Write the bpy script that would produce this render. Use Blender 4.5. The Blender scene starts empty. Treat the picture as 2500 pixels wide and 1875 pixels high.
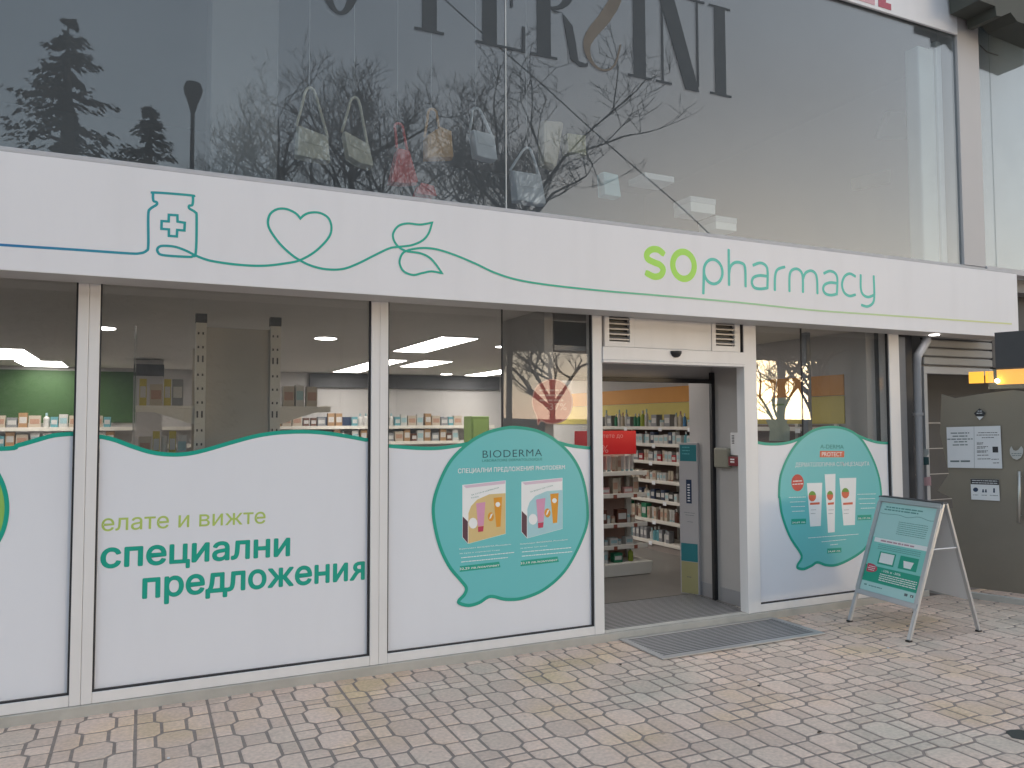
import bpy, math, random
from mathutils import Vector, Matrix
random.seed(7)
R = math.radians
scn = bpy.context.scene
col = scn.collection

# ------------------------------------------------------------------ camera
F_PX, CW, CH = 1918.16, 2500.0, 1875.0
CAM = Vector((0.0, -5.37, 1.72))
AR = Vector((0.90564453, -0.42401987, -0.00389093))
AU = Vector((-0.01755224, -0.0466539, 0.99875689))
AW = Vector((0.42367429, 0.90445042, 0.04969435))
cd = bpy.data.cameras.new('camera')
cam = bpy.data.objects.new('camera', cd)
col.objects.link(cam)
cd.sensor_width = 36.0
cd.lens = F_PX * 36.0 / CW
cd.clip_start, cd.clip_end = 0.05, 3000
cam.matrix_world = Matrix(((AR.x, AU.x, -AW.x, CAM.x), (AR.y, AU.y, -AW.y, CAM.y), (AR.z, AU.z, -AW.z, CAM.z), (0, 0, 0, 1)))
scn.camera = cam

# ------------------------------------------------------------------ sky, sun, exposure
SUN_AZ, SUN_EL = 40.0, 3.5          # azimuth to the right of the direction that faces the shop from the street
wd = bpy.data.worlds.new('World')
scn.world = wd
wd.use_nodes = True
wn = wd.node_tree
wn.nodes.clear()
sky = wn.nodes.new('ShaderNodeTexSky')
sky.sky_type = 'NISHITA'
sky.sun_disc = False
sky.sun_elevation = R(SUN_EL)
sky.sun_rotation = R(180 - SUN_AZ)
sky.air_density, sky.dust_density, sky.ozone_density = 1.0, 0.9, 2.0
bg = wn.nodes.new('ShaderNodeBackground')
bg.inputs['Strength'].default_value = 0.15
out = wn.nodes.new('ShaderNodeOutputWorld')
veil = wn.nodes.new('ShaderNodeHueSaturation')      # thin overcast: the sky's colours greyed
veil.inputs['Saturation'].default_value = 0.72
wn.links.new(sky.outputs[0], veil.inputs['Color'])
even = wn.nodes.new('ShaderNodeGamma')               # cloud evens out horizon and zenith
even.inputs['Gamma'].default_value = 0.6
wn.links.new(veil.outputs[0], even.inputs['Color'])
wn.links.new(even.outputs[0], bg.inputs[0])
wn.links.new(bg.outputs[0], out.inputs[0])
sl = bpy.data.lights.new('sun', 'SUN')
sl.energy, sl.angle, sl.color = 0.20, R(17), (1.0, 0.74, 0.40)
so = bpy.data.objects.new('sun', sl)
col.objects.link(so)
sdir = Vector((math.sin(R(SUN_AZ)) * math.cos(R(SUN_EL)), -math.cos(R(SUN_AZ)) * math.cos(R(SUN_EL)), math.sin(R(SUN_EL))))
so.rotation_euler = sdir.to_track_quat('Z', 'Y').to_euler()
so.location = sdir * 60
vs = scn.view_settings
vs.view_transform, vs.look, vs.exposure, vs.gamma = 'Standard', 'None', 2.72, 1.0
scn.cycles.max_bounces = 8
scn.cycles.transparent_max_bounces = 24
scn.cycles.sample_clamp_indirect = 6.0
scn.cycles.use_denoising = True


# ------------------------------------------------------------------ pixel -> place
def ray(px, py):
    return AR * ((px - CW / 2) / F_PX) - AU * ((py - CH / 2) / F_PX) + AW


def fy(px, py, y=0.0):
    d = ray(px, py)
    return CAM + d * ((y - CAM.y) / d.y)


def gz(px, py, z=0.0):
    d = ray(px, py)
    return CAM + d * ((z - CAM.z) / d.z)


def fx(px, py, x):
    d = ray(px, py)
    return CAM + d * ((x - CAM.x) / d.x)


def refl(px, py, Y, yp=-0.22):          # where a thing seen mirrored in the glazing stands in the street
    d = ray(px, py)
    p = CAM + d * ((yp - CAM.y) / d.y)
    d2 = Vector((d.x, -d.y, d.z))
    return p + d2 * ((Y - yp) / d2.y)


def crop(ox, oy, s):
    return lambda a, b: (ox + a * s, oy + b * s)


# ------------------------------------------------------------------ materials
def lin(c):
    return c / 12.92 if c <= 0.04045 else ((c + 0.055) / 1.055) ** 2.4


def hx(h):
    return tuple(lin(int(h[i:i + 2], 16) / 255) for i in (0, 2, 4))


MATS = {}


def ink(h, k=1.4):                          # print colour as albedo (photo value over the grey of its white film)
    return tuple(min(0.85, c * k) for c in hx(h))



def mat(name, colr, rough=0.5, metal=0.0, var=0.06, nscale=6.0, bump=0.0, bscale=60.0, emit=0.0, spec=0.5, alpha=None):
    if name in MATS:
        return MATS[name]
    if isinstance(colr, str):
        colr = hx(colr)
    m = bpy.data.materials.new(name)
    m.use_nodes = True
    nt = m.node_tree
    b = nt.nodes['Principled BSDF']
    b.inputs['Roughness'].default_value = rough
    b.inputs['Metallic'].default_value = metal
    b.inputs['Specular IOR Level'].default_value = spec
    tc = nt.nodes.new('ShaderNodeTexCoord')
    nz = nt.nodes.new('ShaderNodeTexNoise')
    nz.inputs['Scale'].default_value = nscale
    nz.inputs['Detail'].default_value = 5
    nt.links.new(tc.outputs['Object'], nz.inputs['Vector'])
    mx = nt.nodes.new('ShaderNodeMix')
    mx.data_type = 'RGBA'
    mx.inputs[6].default_value = tuple(max(0, c * (1 - var)) for c in colr) + (1,)
    mx.inputs[7].default_value = tuple(min(1, c * (1 + var)) for c in colr) + (1,)
    nt.links.new(nz.outputs[0], mx.inputs[0])
    nt.links.new(mx.outputs[2], b.inputs['Base Color'])
    if bump:
        n2 = nt.nodes.new('ShaderNodeTexNoise')
        n2.inputs['Scale'].default_value = bscale
        n2.inputs['Detail'].default_value = 4
        nt.links.new(tc.outputs['Object'], n2.inputs['Vector'])
        bp = nt.nodes.new('ShaderNodeBump')
        bp.inputs['Strength'].default_value = bump
        bp.inputs['Distance'].default_value = 0.01
        nt.links.new(n2.outputs[0], bp.inputs['Height'])
        nt.links.new(bp.outputs[0], b.inputs['Normal'])
    if emit:
        b.inputs['Emission Color'].default_value = tuple(colr) + (1,)
        b.inputs['Emission Strength'].default_value = emit
    MATS[name] = m
    return m


def glass(name, f0=0.05, tint=(0.93, 0.96, 0.95), wave=0.004, wscale=0.8, dust_haze=0.05):
    """clear pane: what is behind it, plus a mirror share that grows at grazing angles (the same from both sides)"""
    m = bpy.data.materials.new(name)
    m.use_nodes = True
    nt = m.node_tree
    nt.nodes.clear()
    o = nt.nodes.new('ShaderNodeOutputMaterial')
    tr = nt.nodes.new('ShaderNodeBsdfTransparent')
    tr.inputs[0].default_value = tint + (1,)
    gl = nt.nodes.new('ShaderNodeBsdfGlossy')
    gl.inputs['Roughness'].default_value = 0.0
    gl.inputs['Color'].default_value = (0.95, 0.97, 1, 1)
    lw = nt.nodes.new('ShaderNodeLayerWeight')
    lw.inputs['Blend'].default_value = 0.5
    pw = nt.nodes.new('ShaderNodeMath')
    pw.operation = 'POWER'
    pw.inputs[1].default_value = 3.7
    ma = nt.nodes.new('ShaderNodeMath')
    ma.operation = 'MULTIPLY_ADD'
    ma.inputs[1].default_value = 1 - f0
    ma.inputs[2].default_value = f0
    mix = nt.nodes.new('ShaderNodeMixShader')
    nt.links.new(lw.outputs['Facing'], pw.inputs[0])
    nt.links.new(pw.outputs[0], ma.inputs[0])
    nt.links.new(ma.outputs[0], mix.inputs[0])
    nt.links.new(tr.outputs[0], mix.inputs[1])
    nt.links.new(gl.outputs[0], mix.inputs[2])
    df = nt.nodes.new('ShaderNodeBsdfDiffuse')           # uneven dusty film, tinted bluish to put haze and brightness into the glass
    df.inputs[0].default_value = (0.54, 0.585, 0.64, 1)
    dn = nt.nodes.new('ShaderNodeTexNoise')
    dn.inputs['Scale'].default_value = 1.7
    dn.inputs['Detail'].default_value = 6
    dr = nt.nodes.new('ShaderNodeMapRange')
    dr.inputs[1].default_value, dr.inputs[2].default_value = 0.3, 0.7
    dr.inputs[3].default_value, dr.inputs[4].default_value = dust_haze * 0.7, dust_haze * 1.3
    tc0 = nt.nodes.new('ShaderNodeTexCoord')
    nt.links.new(tc0.outputs['Object'], dn.inputs['Vector'])
    nt.links.new(dn.outputs[0], dr.inputs[0])
    mix2 = nt.nodes.new('ShaderNodeMixShader')
    nt.links.new(dr.outputs[0], mix2.inputs[0])
    nt.links.new(mix.outputs[0], mix2.inputs[1])
    nt.links.new(df.outputs[0], mix2.inputs[2])
    nt.links.new(mix2.outputs[0], o.inputs[0])
    tc = nt.nodes.new('ShaderNodeTexCoord')
    nz = nt.nodes.new('ShaderNodeTexNoise')
    nz.inputs['Scale'].default_value = wscale
    nz.inputs['Detail'].default_value = 1
    nt.links.new(tc.outputs['Object'], nz.inputs['Vector'])
    bp = nt.nodes.new('ShaderNodeBump')
    bp.inputs['Strength'].default_value = 1.0
    bp.inputs['Distance'].default_value = wave
    nt.links.new(nz.outputs[0], bp.inputs['Height'])
    nt.links.new(bp.outputs[0], gl.inputs['Normal'])
    MATS[name] = m
    return m


def paver_mat():
    m = bpy.data.materials.new('paver_concrete')
    m.use_nodes = True
    nt = m.node_tree
    b = nt.nodes['Principled BSDF']
    b.inputs['Roughness'].default_value = 0.75
    geo = nt.nodes.new('ShaderNodeNewGeometry')

    def noise(scale, detail=3):
        n = nt.nodes.new('ShaderNodeTexNoise')
        n.inputs['Scale'].default_value = scale
        n.inputs['Detail'].default_value = detail
        nt.links.new(geo.outputs['Position'], n.inputs['Vector'])
        return n
    big = noise(1.1, 2)
    rp = nt.nodes.new('ShaderNodeValToRGB')
    e = rp.color_ramp.elements
    e[0].position, e[0].color = 0.30, hx('cbbdae') + (1,)
    e[1].position, e[1].color = 0.72, hx('d8bd9a') + (1,)
    for pos, c in ((0.44, 'dac4b4'), (0.54, 'dec4b4'), (0.62, 'dfc3ac')):
        k = e.new(pos)
        k.color = hx(c) + (1,)
    nt.links.new(big.outputs[0], rp.inputs[0])
    oi = nt.nodes.new('ShaderNodeObjectInfo')
    ad = nt.nodes.new('ShaderNodeMath')
    ad.operation = 'ADD'
    nt.links.new(oi.outputs['Random'], ad.inputs[0])
    nt.links.new(geo.outputs['Random Per Island'], ad.inputs[1])
    bw = nt.nodes.new('ShaderNodeMath')
    bw.operation = 'FRACT'
    nt.links.new(ad.outputs[0], bw.inputs[0])
    hs = nt.nodes.new('ShaderNodeHueSaturation')
    mr = nt.nodes.new('ShaderNodeMapRange')
    mr.inputs[3].default_value, mr.inputs[4].default_value = 0.88, 1.10
    nt.links.new(bw.outputs[0], mr.inputs[0])
    nt.links.new(mr.outputs[0], hs.inputs['Value'])
    nt.links.new(rp.outputs[0], hs.inputs['Color'])
    fine = noise(45, 6)
    mr2 = nt.nodes.new('ShaderNodeMapRange')
    mr2.inputs[1].default_value, mr2.inputs[2].default_value = 0.3, 0.7
    mr2.inputs[3].default_value, mr2.inputs[4].default_value = 0.84, 1.1
    nt.links.new(fine.outputs[0], mr2.inputs[0])
    stain = noise(3.3, 6)
    mr3 = nt.nodes.new('ShaderNodeMapRange')
    mr3.inputs[1].default_value, mr3.inputs[2].default_value = 0.62, 0.75
    mr3.inputs[3].default_value, mr3.inputs[4].default_value = 1.0, 0.8
    nt.links.new(stain.outputs[0], mr3.inputs[0])
    vo = nt.nodes.new('ShaderNodeTexVoronoi')
    vo.inputs['Scale'].default_value = 3.4
    nt.links.new(geo.outputs['Position'], vo.inputs['Vector'])
    mr4 = nt.nodes.new('ShaderNodeMapRange')
    mr4.inputs[1].default_value, mr4.inputs[2].default_value = 0.035, 0.055
    mr4.inputs[3].default_value, mr4.inputs[4].default_value = 0.62, 1.0
    nt.links.new(vo.outputs['Distance'], mr4.inputs[0])
    m0 = nt.nodes.new('ShaderNodeMath')
    m0.operation = 'MULTIPLY'
    nt.links.new(mr3.outputs[0], m0.inputs[0])
    nt.links.new(mr4.outputs[0], m0.inputs[1])
    mu = nt.nodes.new('ShaderNodeMath')
    mu.operation = 'MULTIPLY'
    nt.links.new(mr2.outputs[0], mu.inputs[0])
    nt.links.new(m0.outputs[0], mu.inputs[1])
    mm = nt.nodes.new('ShaderNodeVectorMath')
    mm.operation = 'SCALE'
    nt.links.new(hs.outputs[0], mm.inputs[0])
    nt.links.new(mu.outputs[0], mm.inputs['Scale'])
    nt.links.new(mm.outputs[0], b.inputs['Base Color'])
    bp = nt.nodes.new('ShaderNodeBump')
    bp.inputs['Strength'].default_value = 0.35
    bp.inputs['Distance'].default_value = 0.004
    nt.links.new(fine.outputs[0], bp.inputs['Height'])
    nt.links.new(bp.outputs[0], b.inputs['Normal'])
    return m


def line_mat():
    """printed line that runs from blue through teal to lime along the sign"""
    m = bpy.data.materials.new('sign_line_print')
    m.use_nodes = True
    nt = m.node_tree
    b = nt.nodes['Principled BSDF']
    b.inputs['Roughness'].default_value = 0.4
    geo = nt.nodes.new('ShaderNodeNewGeometry')
    sp = nt.nodes.new('ShaderNodeSeparateXYZ')
    nt.links.new(geo.outputs['Position'], sp.inputs[0])
    mr = nt.nodes.new('ShaderNodeMapRange')
    mr.inputs[1].default_value, mr.inputs[2].default_value = -0.8, 7.5
    nt.links.new(sp.outputs[0], mr.inputs[0])
    rp = nt.nodes.new('ShaderNodeValToRGB')
    e = rp.color_ramp.elements
    e[0].position, e[0].color = 0.0, ink('1f5f94') + (1,)
    e[1].position, e[1].color = 1.0, ink('b9bf86') + (1,)
    for pos, c in ((0.08, '1f7d90'), (0.15, '1c9184'), (0.45, '1f9a80'), (0.62, '7fb08a')):
        k = e.new(pos)
        k.color = ink(c) + (1,)
    nt.links.new(mr.outputs[0], rp.inputs[0])
    nt.links.new(rp.outputs[0], b.inputs['Base Color'])
    return m


def streaked(m, k=0.10):
    """faint rain streaks and grime that run down a panel"""
    nt = m.node_tree
    b = nt.nodes['Principled BSDF']
    src = b.inputs['Base Color'].links[0].from_socket
    tc = nt.nodes.new('ShaderNodeTexCoord')
    mp = nt.nodes.new('ShaderNodeMapping')
    mp.inputs['Scale'].default_value = (3.1, 3.1, 0.5)
    nz = nt.nodes.new('ShaderNodeTexNoise')
    nz.inputs['Scale'].default_value = 2.0
    nz.inputs['Detail'].default_value = 7
    nt.links.new(tc.outputs['Object'], mp.inputs[0])
    nt.links.new(mp.outputs[0], nz.inputs['Vector'])
    mr = nt.nodes.new('ShaderNodeMapRange')
    mr.inputs[1].default_value, mr.inputs[2].default_value = 0.45, 0.8
    mr.inputs[3].default_value, mr.inputs[4].default_value = 1.0, 1 - k
    nt.links.new(nz.outputs[0], mr.inputs[0])
    vm = nt.nodes.new('ShaderNodeVectorMath')
    vm.operation = 'SCALE'
    nt.links.new(src, vm.inputs[0])
    nt.links.new(mr.outputs[0], vm.inputs['Scale'])
    nt.links.new(vm.outputs[0], b.inputs['Base Color'])
    return m


M_WHITE = mat('white_coated_metal', (0.80, 0.785, 0.79), 0.38, var=0.03, nscale=3, bump=0.02, bscale=14)
M_SIGN = mat('white_sign_panel', (0.80, 0.79, 0.825), 0.42, var=0.025, nscale=1.3, bump=0.015, bscale=5)
M_FILM = mat('white_vinyl_film', (0.785, 0.80, 0.86), 0.32, var=0.02, nscale=1.5, bump=0.03, bscale=4)
streaked(M_SIGN, 0.035)
streaked(M_FILM, 0.02)
streaked(M_WHITE, 0.07)
M_GASKET = mat('black_rubber_gasket', (0.025, 0.025, 0.03), 0.6)
M_GREYMET = mat('grey_anodised_metal', (0.36, 0.36, 0.38), 0.4, 0.3, var=0.06, nscale=5)
M_LEDGE = mat('weathered_grey_metal', (0.5, 0.49, 0.51), 0.5, var=0.18, nscale=9, bump=0.1, bscale=30)
M_CONC = mat('pale_concrete', (0.46, 0.44, 0.405), 0.85, var=0.2, nscale=7, bump=0.25, bscale=60)
M_GROUT = mat('dark_grout_and_sand', (0.30, 0.245, 0.215), 0.95, var=0.3, nscale=20, bump=0.4, bscale=120)
M_PAVER = paver_mat()
M_LINE = line_mat()
M_TEAL = mat('teal_print', ink('0f8c7a'), 0.4, var=0.03)
M_TEALD = mat('deep_teal_print', ink('0b6b63'), 0.4, var=0.03)
M_AQUA = mat('aqua_print', ink('62b4b8', 1.22), 0.36, var=0.03, nscale=2)
M_LIME = mat('lime_print', ink('8fc34a'), 0.4, var=0.03)
M_OLIVE = mat('olive_print', ink('9aae5a'), 0.4, var=0.03)
M_LGREEN = mat('green_bubble_print', ink('7fa655'), 0.4, var=0.03)
M_PTEAL = mat('logo_teal_print', ink('3aa79c'), 0.4, var=0.03)
M_PRW = mat('white_print', (0.88, 0.89, 0.90), 0.4, var=0.02)
M_PRGREY = mat('grey_print', hx('5d6b6e'), 0.5)
M_NAVY = mat('navy_print', hx('1f3352'), 0.5)
M_PINK = mat('pink_print', hx('d99abb'), 0.4)
M_MAG = mat('magenta_print', hx('c03a5c'), 0.4)
M_ORG = mat('orange_print', hx('e29a2c'), 0.4)
M_SAND = mat('sand_print', hx('dcc188'), 0.4)
M_PALEB = mat('pale_blue_print', hx('a9d3dc'), 0.4)
M_REDP = mat('red_print', hx('c8473f'), 0.4)
M_RED = mat('red_card', hx('cf2024'), 0.45, var=0.05)
M_GLASS = glass('shop_glass', 0.042, (0.93, 0.93, 0.92), 0.003, dust_haze=0.03)
M_GLASSU = glass('upper_glass', 0.060, (0.83, 0.86, 0.865), 0.004, 0.5, 0.080)
M_BLACK = mat('black_satin', (0.02, 0.02, 0.022), 0.45)
M_DARK = mat('dark_grey_paint', (0.06, 0.06, 0.065), 0.6, var=0.15)
M_CEIL = mat('ceiling_board', (0.66, 0.63, 0.60), 0.9, var=0.05)
M_WALLIN = mat('interior_wall_paint', (0.45, 0.43, 0.42), 0.85, var=0.05)
M_FLOORIN = mat('interior_floor_tile', (0.17, 0.155, 0.14), 0.35, var=0.2, nscale=3)
M_SHELF = mat('cream_shelf_steel', (0.62, 0.58, 0.52), 0.45, var=0.05)
M_UPR = mat('upright_steel', (0.60, 0.58, 0.53), 0.45, var=0.06)
M_PANEL = mat('beige_back_panel', (0.44, 0.41, 0.36), 0.7, var=0.12, nscale=3)
M_PINKB = mat('rosy_back_panel', (0.42, 0.27, 0.22), 0.7, var=0.08)
M_LAMP = mat('lit_light_panel', (1.0, 0.97, 0.93), 0.5, emit=2.9, var=0)
M_AMBER = mat('amber_lit_panel', (1.0, 0.46, 0.05), 0.5, emit=0.15, var=0)
M_AMBERB = mat('amber_bulb', (1.0, 0.78, 0.30), 0.5, emit=2.6, var=0)
M_GREENW = mat('green_wall_panel', hx('27481a'), 0.6, var=0.15, nscale=2)
M_ORANGE = mat('orange_wall_panel', hx('c98a35'), 0.6, var=0.05)
M_YELLOW = mat('yellow_wall_panel', hx('c3b25c'), 0.6, var=0.05)
M_KHAKI = mat('khaki_paper', hx('7d766b'), 0.28, var=0.22, nscale=1.6, bump=0.12, bscale=5)
M_PAPER = mat('white_paper', (0.70, 0.71, 0.74), 0.7, var=0.02)
M_INK = mat('black_ink', (0.03, 0.03, 0.035), 0.6)


# ------------------------------------------------------------------ mesh builder
class MB:
    def __init__(s):
        s.v, s.f = [], []

    def box(s, x0, x1, y0, y1, z0, z1):
        n = len(s.v)
        s.v += [(x, y, z) for z in (z0, z1) for y in (y0, y1) for x in (x0, x1)]
        s.f += [tuple(n + i for i in q) for q in ((0, 2, 3, 1), (4, 5, 7, 6), (0, 1, 5, 4), (2, 6, 7, 3), (0, 4, 6, 2), (1, 3, 7, 5))]
        return s

    def obox(s, o, ax, ay, az):            # oriented box: corner o, three edge vectors
        n = len(s.v)
        o, ax, ay, az = Vector(o), Vector(ax), Vector(ay), Vector(az)
        s.v += [tuple(o + ax * i + ay * j + az * k) for k in (0, 1) for j in (0, 1) for i in (0, 1)]
        s.f += [tuple(n + i for i in q) for q in ((0, 2, 3, 1), (4, 5, 7, 6), (0, 1, 5, 4), (2, 6, 7, 3), (0, 4, 6, 2), (1, 3, 7, 5))]
        return s

    def prism(s, pts, off):                # polygon (front face) pushed along off
        n, k = len(s.v), len(pts)
        off = Vector(off)
        s.v += [tuple(p) for p in pts] + [tuple(Vector(p) + off) for p in pts]
        s.f.append(tuple(range(n, n + k)))
        s.f.append(tuple(range(n + 2 * k - 1, n + k - 1, -1)))
        for i in range(k):
            j = (i + 1) % k
            s.f.append((n + j, n + i, n + k + i, n + k + j))
        return s

    def tube(s, pts, r, n=8, cap=True):
        pts = [Vector(p) for p in pts]
        rs = r if isinstance(r, (list, tuple)) else [r] * len(pts)
        base = len(s.v)
        up = Vector((0, 0, 1))
        for i, p in enumerate(pts):
            d = (pts[min(i + 1, len(pts) - 1)] - pts[max(i - 1, 0)]).normalized()
            a = d.cross(up)
            if a.length < 1e-3:
                a = d.cross(Vector((0, 1, 0)))
            a.normalize()
            b = d.cross(a)
            for k in range(n):
                t = 2 * math.pi * k / n
                s.v.append(tuple(p + (a * math.cos(t) + b * math.sin(t)) * rs[i]))
        for i in range(len(pts) - 1):
            for k in range(n):
                k2 = (k + 1) % n
                s.f.append((base + i * n + k, base + i * n + k2, base + (i + 1) * n + k2, base + (i + 1) * n + k))
        if cap:
            s.f.append(tuple(base + k for k in range(n))[::-1])
            s.f.append(tuple(base + (len(pts) - 1) * n + k for k in range(n)))
        return s

    def lathe(s, prof, c=(0, 0, 0), n=14, sx=1.0, sy=1.0):
        base = len(s.v)
        for r, z in prof:
            for k in range(n):
                t = 2 * math.pi * k / n
                s.v.append((c[0] + r * sx * math.cos(t), c[1] + r * sy * math.sin(t), c[2] + z))
        for i in range(len(prof) - 1):
            for k in range(n):
                k2 = (k + 1) % n
                s.f.append((base + i * n + k, base + i * n + k2, base + (i + 1) * n + k2, base + (i + 1) * n + k))
        s.f.append(tuple(base + k for k in range(n))[::-1])
        s.f.append(tuple(base + (len(prof) - 1) * n + k for k in range(n)))
        return s

    def ribbon(s, pts, w, y0, drift=0.0012, thick=0.0008, closed=False, nrm=Vector((0, -1, 0))):
        """flat stroke drawn through points of a plane facing nrm; the stroke rises a hair along its way so it can cross itself"""
        P = [Vector(p) for p in pts]
        n = len(P)
        L, Rr = [], []
        for i in range(n):
            if closed:
                d1, d0 = P[(i + 1) % n] - P[i], P[i] - P[i - 1]
            else:
                d1, d0 = P[min(i + 1, n - 1)] - P[min(i, n - 2)], P[max(i, 1)] - P[max(i - 1, 0)]
            d0, d1 = d0.normalized(), d1.normalized()
            d = (d0 + d1)
            d = d.normalized() if d.length > 1e-6 else d1
            side = d.cross(nrm).normalized()
            cs = max(0.55, side.dot(d1.cross(nrm).normalized()))
            o = nrm * (y0 + drift * i / n)
            L.append(P[i] + side * (w / 2 / cs) + o)
            Rr.append(P[i] - side * (w / 2 / cs) + o)
        if not closed:                       # rounded ends
            for end in (0, -1):
                c = (L[end] + Rr[end]) / 2
                d = (P[0] - P[1] if end == 0 else P[-1] - P[-2]).normalized()
                a0 = (L[end] - c)
                l1 = c + (a0 * 0.72 + d * (w / 2) * 0.7)
                r1 = c + (-a0 * 0.72 + d * (w / 2) * 0.7)
                if end == 0:
                    L.insert(0, l1), Rr.insert(0, r1)
                else:
                    L.append(l1), Rr.append(r1)
        base = len(s.v)
        m = len(L)
        for a, b in zip(L, Rr):
            s.v += [tuple(a), tuple(b), tuple(a - nrm * thick), tuple(b - nrm * thick)]
        for i in range(m if closed else m - 1):
            j = (i + 1) % m
            a, b = base + 4 * i, base + 4 * j
            s.f += [(a, b, b + 1, a + 1), (a, a + 2, b + 2, b), (a + 1, b + 1, b + 3, a + 3)]
        return s

    def build(s, name, m, parent=None, smooth=False, bevel=0.0, origin=None):
        me = bpy.data.meshes.new(name)
        o = bpy.data.objects.new(name, me)
        col.objects.link(o)
        off = Vector((0, 0, 0))
        if parent is not None:
            o.parent = parent
            off = wloc(parent)
            if origin is not None:
                o.location = Vector(origin) - off
                off = Vector(origin)
        elif origin is not None:
            o.location = origin
            off = Vector(origin)
        me.from_pydata([(v[0] - off.x, v[1] - off.y, v[2] - off.z) for v in s.v], [], s.f)
        me.materials.append(m)
        if smooth:
            me.polygons.foreach_set('use_smooth', [True] * len(me.polygons))
        me.update()
        if bevel:
            b = o.modifiers.new('bevel', 'BEVEL')
            b.width, b.segments, b.limit_method = bevel, 2, 'ANGLE'
        return o


def wloc(o):
    p = Vector(o.location)
    while o.parent:
        o = o.parent
        p += Vector(o.location)
    return p


def tag(o, label, cat=None, group=None, kind=None):
    if label:
        o['label'] = label
    if cat:
        o['category'] = cat
    if group:
        o['group'] = group
    if kind:
        o['kind'] = kind
    return o


def thing(name, label, cat, loc=(0, 0, 0), group=None):
    o = bpy.data.objects.new(name, None)
    o.empty_display_size = 0.1
    col.objects.link(o)
    o.location = loc
    return tag(o, label, cat, group)


def struct(o):
    o['kind'] = 'structure'
    return o


def copy_thing(src, loc, label, group=None, scale=None):
    r = src.copy()
    col.objects.link(r)
    r.location = loc
    r['label'] = label
    if scale:
        r.scale = scale
    if group:
        r['group'] = group
    for ch in src.children:
        c = ch.copy()
        col.objects.link(c)
        c.parent = r
        for g in ch.children:
            d = g.copy()
            col.objects.link(d)
            d.parent = c
    return r


def spline(pts, k=6, closed=False, corners=()):
    """smooth curve through pixel points; at the given indices it turns sharply"""
    P = [Vector((p[0], p[1], 0)) for p in pts]
    n = len(P)
    outp = []
    for i in range(n if closed else n - 1):
        p1, p2 = P[i], P[(i + 1) % n]
        p0 = P[i - 1] if (i > 0 or closed) else p1
        p3 = P[(i + 2) % n] if (closed or i + 2 < n) else p2
        if i in corners:
            p0 = p1
        if (i + 1) in corners:
            p3 = p2
        for j in range(k):
            t = j / k
            q = 0.5 * ((2 * p1) + (p2 - p0) * t + (2 * p0 - 5 * p1 + 4 * p2 - p3) * t * t + (3 * p1 - p0 - 3 * p2 + p3) * t ** 3)
            outp.append((q.x, q.y))
    if not closed:
        outp.append((P[-1].x, P[-1].y))
    return outp


_txt = {}


def text_pts(body, bold=0.0, space=1.0, swapped=True):
    key = (body, bold, space)
    if key not in _txt:
        c = bpy.data.curves.new('t', 'FONT')
        orig = body
        c.body = body.replace('н', 'п') if swapped else body
        c.resolution_u = 4
        c.offset = bold if bold < 0 else 0.0
        c.space_character = space
        o = bpy.data.objects.new('t', c)
        col.objects.link(o)
        bpy.context.view_layer.update()
        dg = bpy.context.evaluated_depsgraph_get()
        ev = o.evaluated_get(dg)
        me = ev.to_mesh()
        vs_ = [Vector(v.co) for v in me.vertices]
        fs_ = [tuple(p.vertices) for p in me.polygons]
        ev.to_mesh_clear()
        swap = [ch for ch in orig if ch != ' ']
        if any(ch in orig for ch in 'няц'):
            lets = islands(vs_, fs_)
            fs2 = []
            if len(lets) == len(swap):
                for ch, g_ in zip(swap, lets):
                    if ch not in 'няц':
                        fs2 += g_
                        continue
                    ii = set(i for f_ in g_ for i in f_)
                    xa_, xb_ = min(vs_[i].x for i in ii), max(vs_[i].x for i in ii)
                    ya_, yb_ = min(vs_[i].y for i in ii), max(vs_[i].y for i in ii)
                    if ch == 'я':                # a mirrored R
                        rv, rf = text_pts('R', bold, space)
                        rx0, rx1, ry1 = min(v.x for v in rv), max(v.x for v in rv), max(v.y for v in rv)
                        o0 = len(vs_)
                        vs_ += [Vector((xb_ - (v.x - rx0) / (rx1 - rx0) * (xb_ - xa_), ya_ + v.y / ry1 * (yb_ - ya_), 0)) for v in rv]
                        fs2 += [tuple(o0 + i for i in f_)[::-1] for f_ in rf]
                        continue
                    if ch == 'ц':
                        wt = (xb_ - xa_) * 0.86
                        tw = (xb_ - xa_) * 0.165
                        for q in ((xa_, xa_ + tw, 0.0, yb_), (xa_ + wt - tw, xa_ + wt, 0.0, yb_), (xa_ + tw, xa_ + wt - tw, 0.0, tw * 0.85), (xa_ + wt, xb_, 0.0, tw * 0.85), (xb_ - tw * 0.8, xb_, ya_, 0.0)):
                            o0 = len(vs_)
                            vs_ += [Vector((q[0], q[2], 0)), Vector((q[1], q[2], 0)), Vector((q[1], q[3], 0)), Vector((q[0], q[3], 0))]
                            fs2.append((o0, o0 + 1, o0 + 2, o0 + 3))
                        continue
                    tv, th = (xb_ - xa_) * 0.20, (yb_ - ya_) * 0.15
                    ym = (ya_ + yb_) / 2 + 0.01
                    for q in ((xa_, xa_ + tv, ya_, yb_), (xb_ - tv, xb_, ya_, yb_), (xa_ + tv, xb_ - tv, ym - th / 2, ym + th / 2)):
                        o0 = len(vs_)
                        vs_ += [Vector((q[0], q[2], 0)), Vector((q[1], q[2], 0)), Vector((q[1], q[3], 0)), Vector((q[0], q[3], 0))]
                        fs2.append((o0, o0 + 1, o0 + 2, o0 + 3))
                fs_ = fs2
            else:
                bpy.data.objects.remove(o)
                return text_pts(body, bold, space, False)
        bpy.data.objects.remove(o)
        bpy.data.curves.remove(c)
        _txt[key] = (vs_, fs_)
    return _txt[key]


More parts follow.
